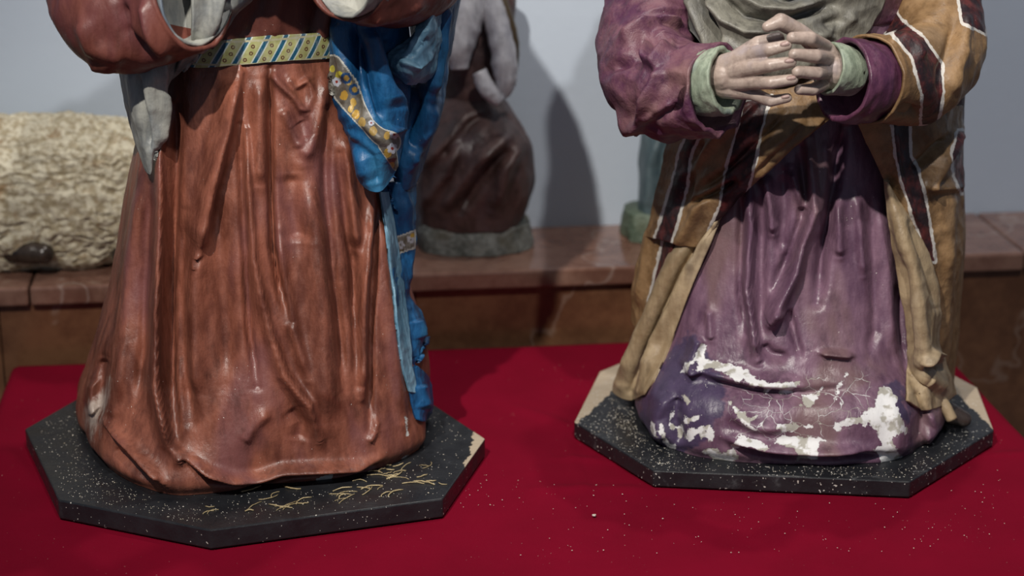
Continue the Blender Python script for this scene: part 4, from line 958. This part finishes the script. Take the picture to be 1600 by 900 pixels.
capsules('leg', [(PC(190, 365, 3.03), .014, PC(187, 398, 3.015), .013), (PC(187, 398, 3.015), .013, PC(215, 400, 3.01), .012)], sh, HOOF, .003)
capsules('head', [(PC(-205, 230, 3.05), .06, PC(-265, 250, 3.03), .045), (PC(-265, 250, 3.03), .045, PC(-300, 275, 3.02), .03), (PC(-205, 190, 3.06), .02, PC(-180, 200, 3.07), .012)], sh, WOOL, .004)

# seated figurine in brown robe
fg = PY(742, 385, 3.16); st = thing('seated_figurine', (fg[0], fg[1], LEDGE), 'brown-robed seated figurine with white sleeves on a rocky base', 'figurine')
ROCK = painted('grey rock paint', (.07, .075, .065), (.24, .25, .23), (.10, .09, .06), scale=30, rough=.6, bump=.8, stretch=(1, 1, 1))
BROWN = painted('dark brown robe paint', (.035, .018, .016), (.10, .055, .05), (.07, .045, .05), scale=22, rough=.4, bump=.5, stretch=(1, 1, .6))
WHITEP = painted('white cloth paint', (.34, .34, .38), (.52, .52, .55), None, scale=30, rough=.5, bump=.5)
cx, cy = fg[0], fg[1]
def rock(name, parent, c, ax, ay, h, mat):
    loft(name, [(LEDGE+.0005, c[0], c[1], SE(ax, ay, ay, 2.8)), (LEDGE+h*.5, c[0], c[1], SE(ax*.98, ay*.98, ay, 2.8)), (LEDGE+h, c[0], c[1], SE(ax*.93, ay*.9, ay*.9, 2.8))], parent, mat, PHI, 120, 24, [], .006, 30, back_pleats=0)
rock('rock_base', st, (PY(742, 385, 3.16)[0], 3.17), .093, .075, .042, ROCK)
ZB = LEDGE+.040
loft('robe', [(ZB, PY(735, 340, 3.16)[0], 3.165, SE(.080, .07, .07)), (ZB+.06, PY(740, 290, 3.16)[0], 3.16, SE(.092, .075, .075)), (ZB+.13, PY(744, 220, 3.16)[0], 3.155, SE(.086, .078, .07)), (ZB+.175, PY(740, 170, 3.16)[0], 3.165, SE(.066, .06, .06)), (ZB+.21, PY(735, 140, 3.16)[0], 3.18, SE(.05, .04, .045))],
     st, BROWN, 0, 160, 120, [([(690, 330), (740, 260), (800, 200)], 10, .010), ([(660, 320), (700, 270), (720, 200)], 8, .009), ([(770, 330), (790, 260), (815, 220)], 9, .010), ([(720, 330), (770, 260), (805, 230)], 7, -.010), ([(690, 250), (730, 200), (760, 180)], 8, -.009), ([(660, 260), (690, 230), (720, 190)], 8, .008)], .006, 18, back_pleats=.004)
loft('torso', [(ZB+.20, PY(738, 140, 3.18)[0], 3.185, SE(.05, .042, .045)), (ZB+.28, PY(742, 80, 3.18)[0], 3.185, SE(.058, .042, .045)), (ZB+.37, PY(745, -20, 3.18)[0], 3.19, SE(.06, .04, .04)), (ZB+.40, PY(745, -40, 3.18)[0], 3.19, SE(.025, .025, .025))], st, BROWN, 0, 60, 40, [], .004, 25, back_pleats=.002)
tube('sleeve', [(735, -40, 3.15, 26), (727, 20, 3.12, 27), (716, 70, 3.105, 24), (718, 108, 3.10, 12)], st, WHITEP, 36, 40, .003, 30)
tube('sleeve', [(765, -40, 3.15, 20), (776, 30, 3.12, 17), (786, 80, 3.105, 19), (790, 125, 3.10, 15), (786, 150, 3.10, 8)], st, WHITEP, 36, 40, .003, 30)
tube('sash', [(748, 112, 3.095, 10), (762, 140, 3.09, 12), (782, 158, 3.09, 9)], st, WHITEP, 30, 24, .002, 40)
tube('scarf', [(765, -40, 3.14, 10), (790, 20, 3.12, 9), (802, 70, 3.12, 9), (803, 110, 3.13, 6)], st, painted('brown scarf paint', (.06, .04, .02), (.12, .085, .045), None), 24, 30, .001, 40)
capsules('head', [(PY(745, -80, 3.16), .035, PY(745, -110, 3.165), .04), (PY(745, -86, 3.125), .005, PY(745, -92, 3.125), .004)], st, SKIN, .004)
# blue grey figurine behind the striped cloak
f2 = PY(1040, 370, 3.22); sg = thing('standing_figurine', (f2[0], f2[1], LEDGE), 'blue grey draped figurine on a green base beside the striped cloak', 'figurine')
rock('rock_base', sg, (PY(1042, 370, 3.22)[0], 3.225), .075, .06, .045, painted('green rock paint', (.05, .08, .05), (.16, .20, .15), (.08, .1, .06), scale=40, rough=.6, bump=.8, stretch=(1, 1, 1)))
GREY = painted('blue grey drapery paint', (.05, .085, .10), (.13, .18, .20), (.08, .10, .10), scale=20, rough=.45, bump=.5)
x2 = PY(1050, 300, 3.22)[0]
loft('robe', [(LEDGE+.043, x2, 3.225, SE(.055, .045, .045)), (LEDGE+.12, x2, 3.225, SE(.054, .045, .045)), (LEDGE+.2, x2, 3.225, SE(.047, .040, .040)), (LEDGE+.27, x2+.004, 3.225, SE(.044, .034, .036)), (LEDGE+.31, x2+.004, 3.225, SE(.043, .028, .03)), (LEDGE+.335, x2+.004, 3.225, SE(.018, .018, .018))], sg, GREY, 0, 120, 90,
     [([(1010, 330), (1015, 260), (1030, 215)], 8, .006), ([(1035, 330), (1035, 260), (1045, 215)], 8, -.006)], .004, 20, back_pleats=.004)
hx = x2+.004
capsules('head', [((hx, 3.222, LEDGE+.33), .014, (hx, 3.22, LEDGE+.36), .022), ((hx, 3.22, LEDGE+.36), .022, (hx, 3.225, LEDGE+.378), .025), ((hx, 3.198, LEDGE+.362), .003, (hx, 3.197, LEDGE+.358), .004)], sg, SKIN, .0025)
for q in (-1, 1):
    capsules('arm', [((hx+q*.040, 3.222, LEDGE+.30), .016, (hx+q*.046, 3.20, LEDGE+.235), .014), ((hx+q*.046, 3.20, LEDGE+.235), .014, (hx+q*.012, 3.175, LEDGE+.255), .010)], sg, GREY, .003)

# ================================================================== LOOSE BITS
STRAW = painted('straw', (.24, .18, .09), (.42, .34, .19), None, scale=60, rough=.6)
def straw_piece(px, py, L, ang, z, name='straw', label=None, r=.0008, bend=.15):
    p = PZ(px, py, z); n = 7; pts = []
    for k in range(n):
        t = k/(n-1)-.5; a = ang+bend*t*2
        pts.append((p[0]+L*t*math.cos(a), p[1]+L*t*math.sin(a), z+r+.0010*(1-4*t*t)*random.random(), r*(1-.3*abs(t))))
    o, _, _ = tube(name, pts, None, STRAW, 5, n, 0, world=True)
    return tag(o, label, 'straw', 'loose straw on the black board of the terracotta statue')
clusters = [(610, 742, 34, 14), (560, 775, 55, 12), (440, 785, 60, 9), (660, 752, 22, 5), (640, 725, 25, 4), (330, 800, 40, 3), (410, 800, 50, 4)]
LB = 'thin piece of dry straw lying on the black board of the terracotta statue'
for cxp, cyp, sp_, n in clusters:
    for k in range(n):
        x = cxp+random.gauss(0, sp_*.55); y = cyp+random.gauss(0, sp_*.16)
        straw_piece(x, min(max(y, 728), 812-max(0, (x-328)*.125)-6), random.uniform(.010, .034), random.uniform(-.6, 1.2), MT, label=LB, r=random.uniform(.0005, .0011), bend=random.uniform(-.5, .5))
def crumbs(name, regions, z, mat, label, seed, sz=(.0004, .0014)):
    rn = random.Random(seed); V, F = [], []
    for (poly, n) in regions:
        xs = [p[0] for p in poly]; ys = [p[1] for p in poly]; c = 0
        while c < n:
            x, y = rn.uniform(min(xs), max(xs)), rn.uniform(min(ys), max(ys))
            if poly_sd(np.array([x]), np.array([y]), poly)[0] < 0: continue
            p = PZ(x, y, z)
            if any(poly_sd(p[:1], p[1:2], fp)[0] > -.006 for fp in (foot, jfoot)): continue
            s = rn.uniform(*sz)*rn.uniform(.5, 1); b = len(V); c += 1
            q = rn.uniform(0, 3)
            for a in range(4): V.append((p[0]+s*math.cos(q+a*1.57)*rn.uniform(.6, 1.2), p[1]+s*math.sin(q+a*1.57)*rn.uniform(.6, 1.2), z+s*.5))
            V.append((p[0], p[1], z+s*1.1)); V.append((p[0], p[1], z+.0001))
            for a in range(4): F.append([b+a, b+(a+1) % 4, b+4]); F.append([b+(a+1) % 4, b+a, b+5])
    o = mk(name, V, F, mat, smooth=False); return tag(o, label, 'crumbs', None, 'stuff')
DUST = painted('plaster crumbs', (.42, .36, .26), (.62, .59, .53), None, scale=80, rough=.8)
crumbs('plaster_crumbs', [([(60, 665), (125, 640), (150, 730), (250, 785), (330, 800), (320, 820), (100, 775)], 420), ([(330, 790), (600, 750), (730, 690), (745, 690), (690, 770), (340, 822)], 160), ([(680, 640), (735, 685), (690, 700), (670, 690)], 30)], MT, DUST, 'crumbs and dust on the black board of the terracotta statue', 3)
crumbs('plaster_crumbs', [([(905, 665), (990, 650), (1010, 690), (1100, 722), (1420, 732), (1500, 680), (1545, 670), (1420, 748), (1025, 732)], 420), ([(955, 620), (1000, 640), (1020, 690), (990, 690), (950, 650)], 200)], JT, DUST, 'pale paint crumbs on the scuffed black board', 5)
crumbs('plaster_crumbs', [([(760, 730), (1020, 765), (1440, 790), (1560, 720), (1590, 860), (800, 870)], 150), ([(690, 790), (760, 740), (800, 800)], 20)], .0005, DUST, 'pale specks scattered on the crimson cloth', 7, (.0005, .0014))
def chip(px, py, z, s, label):
    p = PZ(px, py, z); rn = random.Random(px); n = 7
    P = [(p[0]+s*math.cos(k*6.283/n)*rn.uniform(.6, 1.2), p[1]+s*.7*math.sin(k*6.283/n)*rn.uniform(.6, 1.2)) for k in range(n)]
    V, F = prism(P, z+.0003, z+.0016); tag(mk('paint_chip', V, F, DUST, smooth=False), label, 'chip')
chip(928, 806, .0008, .0035, 'white paint chip on the crimson cloth between the two boards')
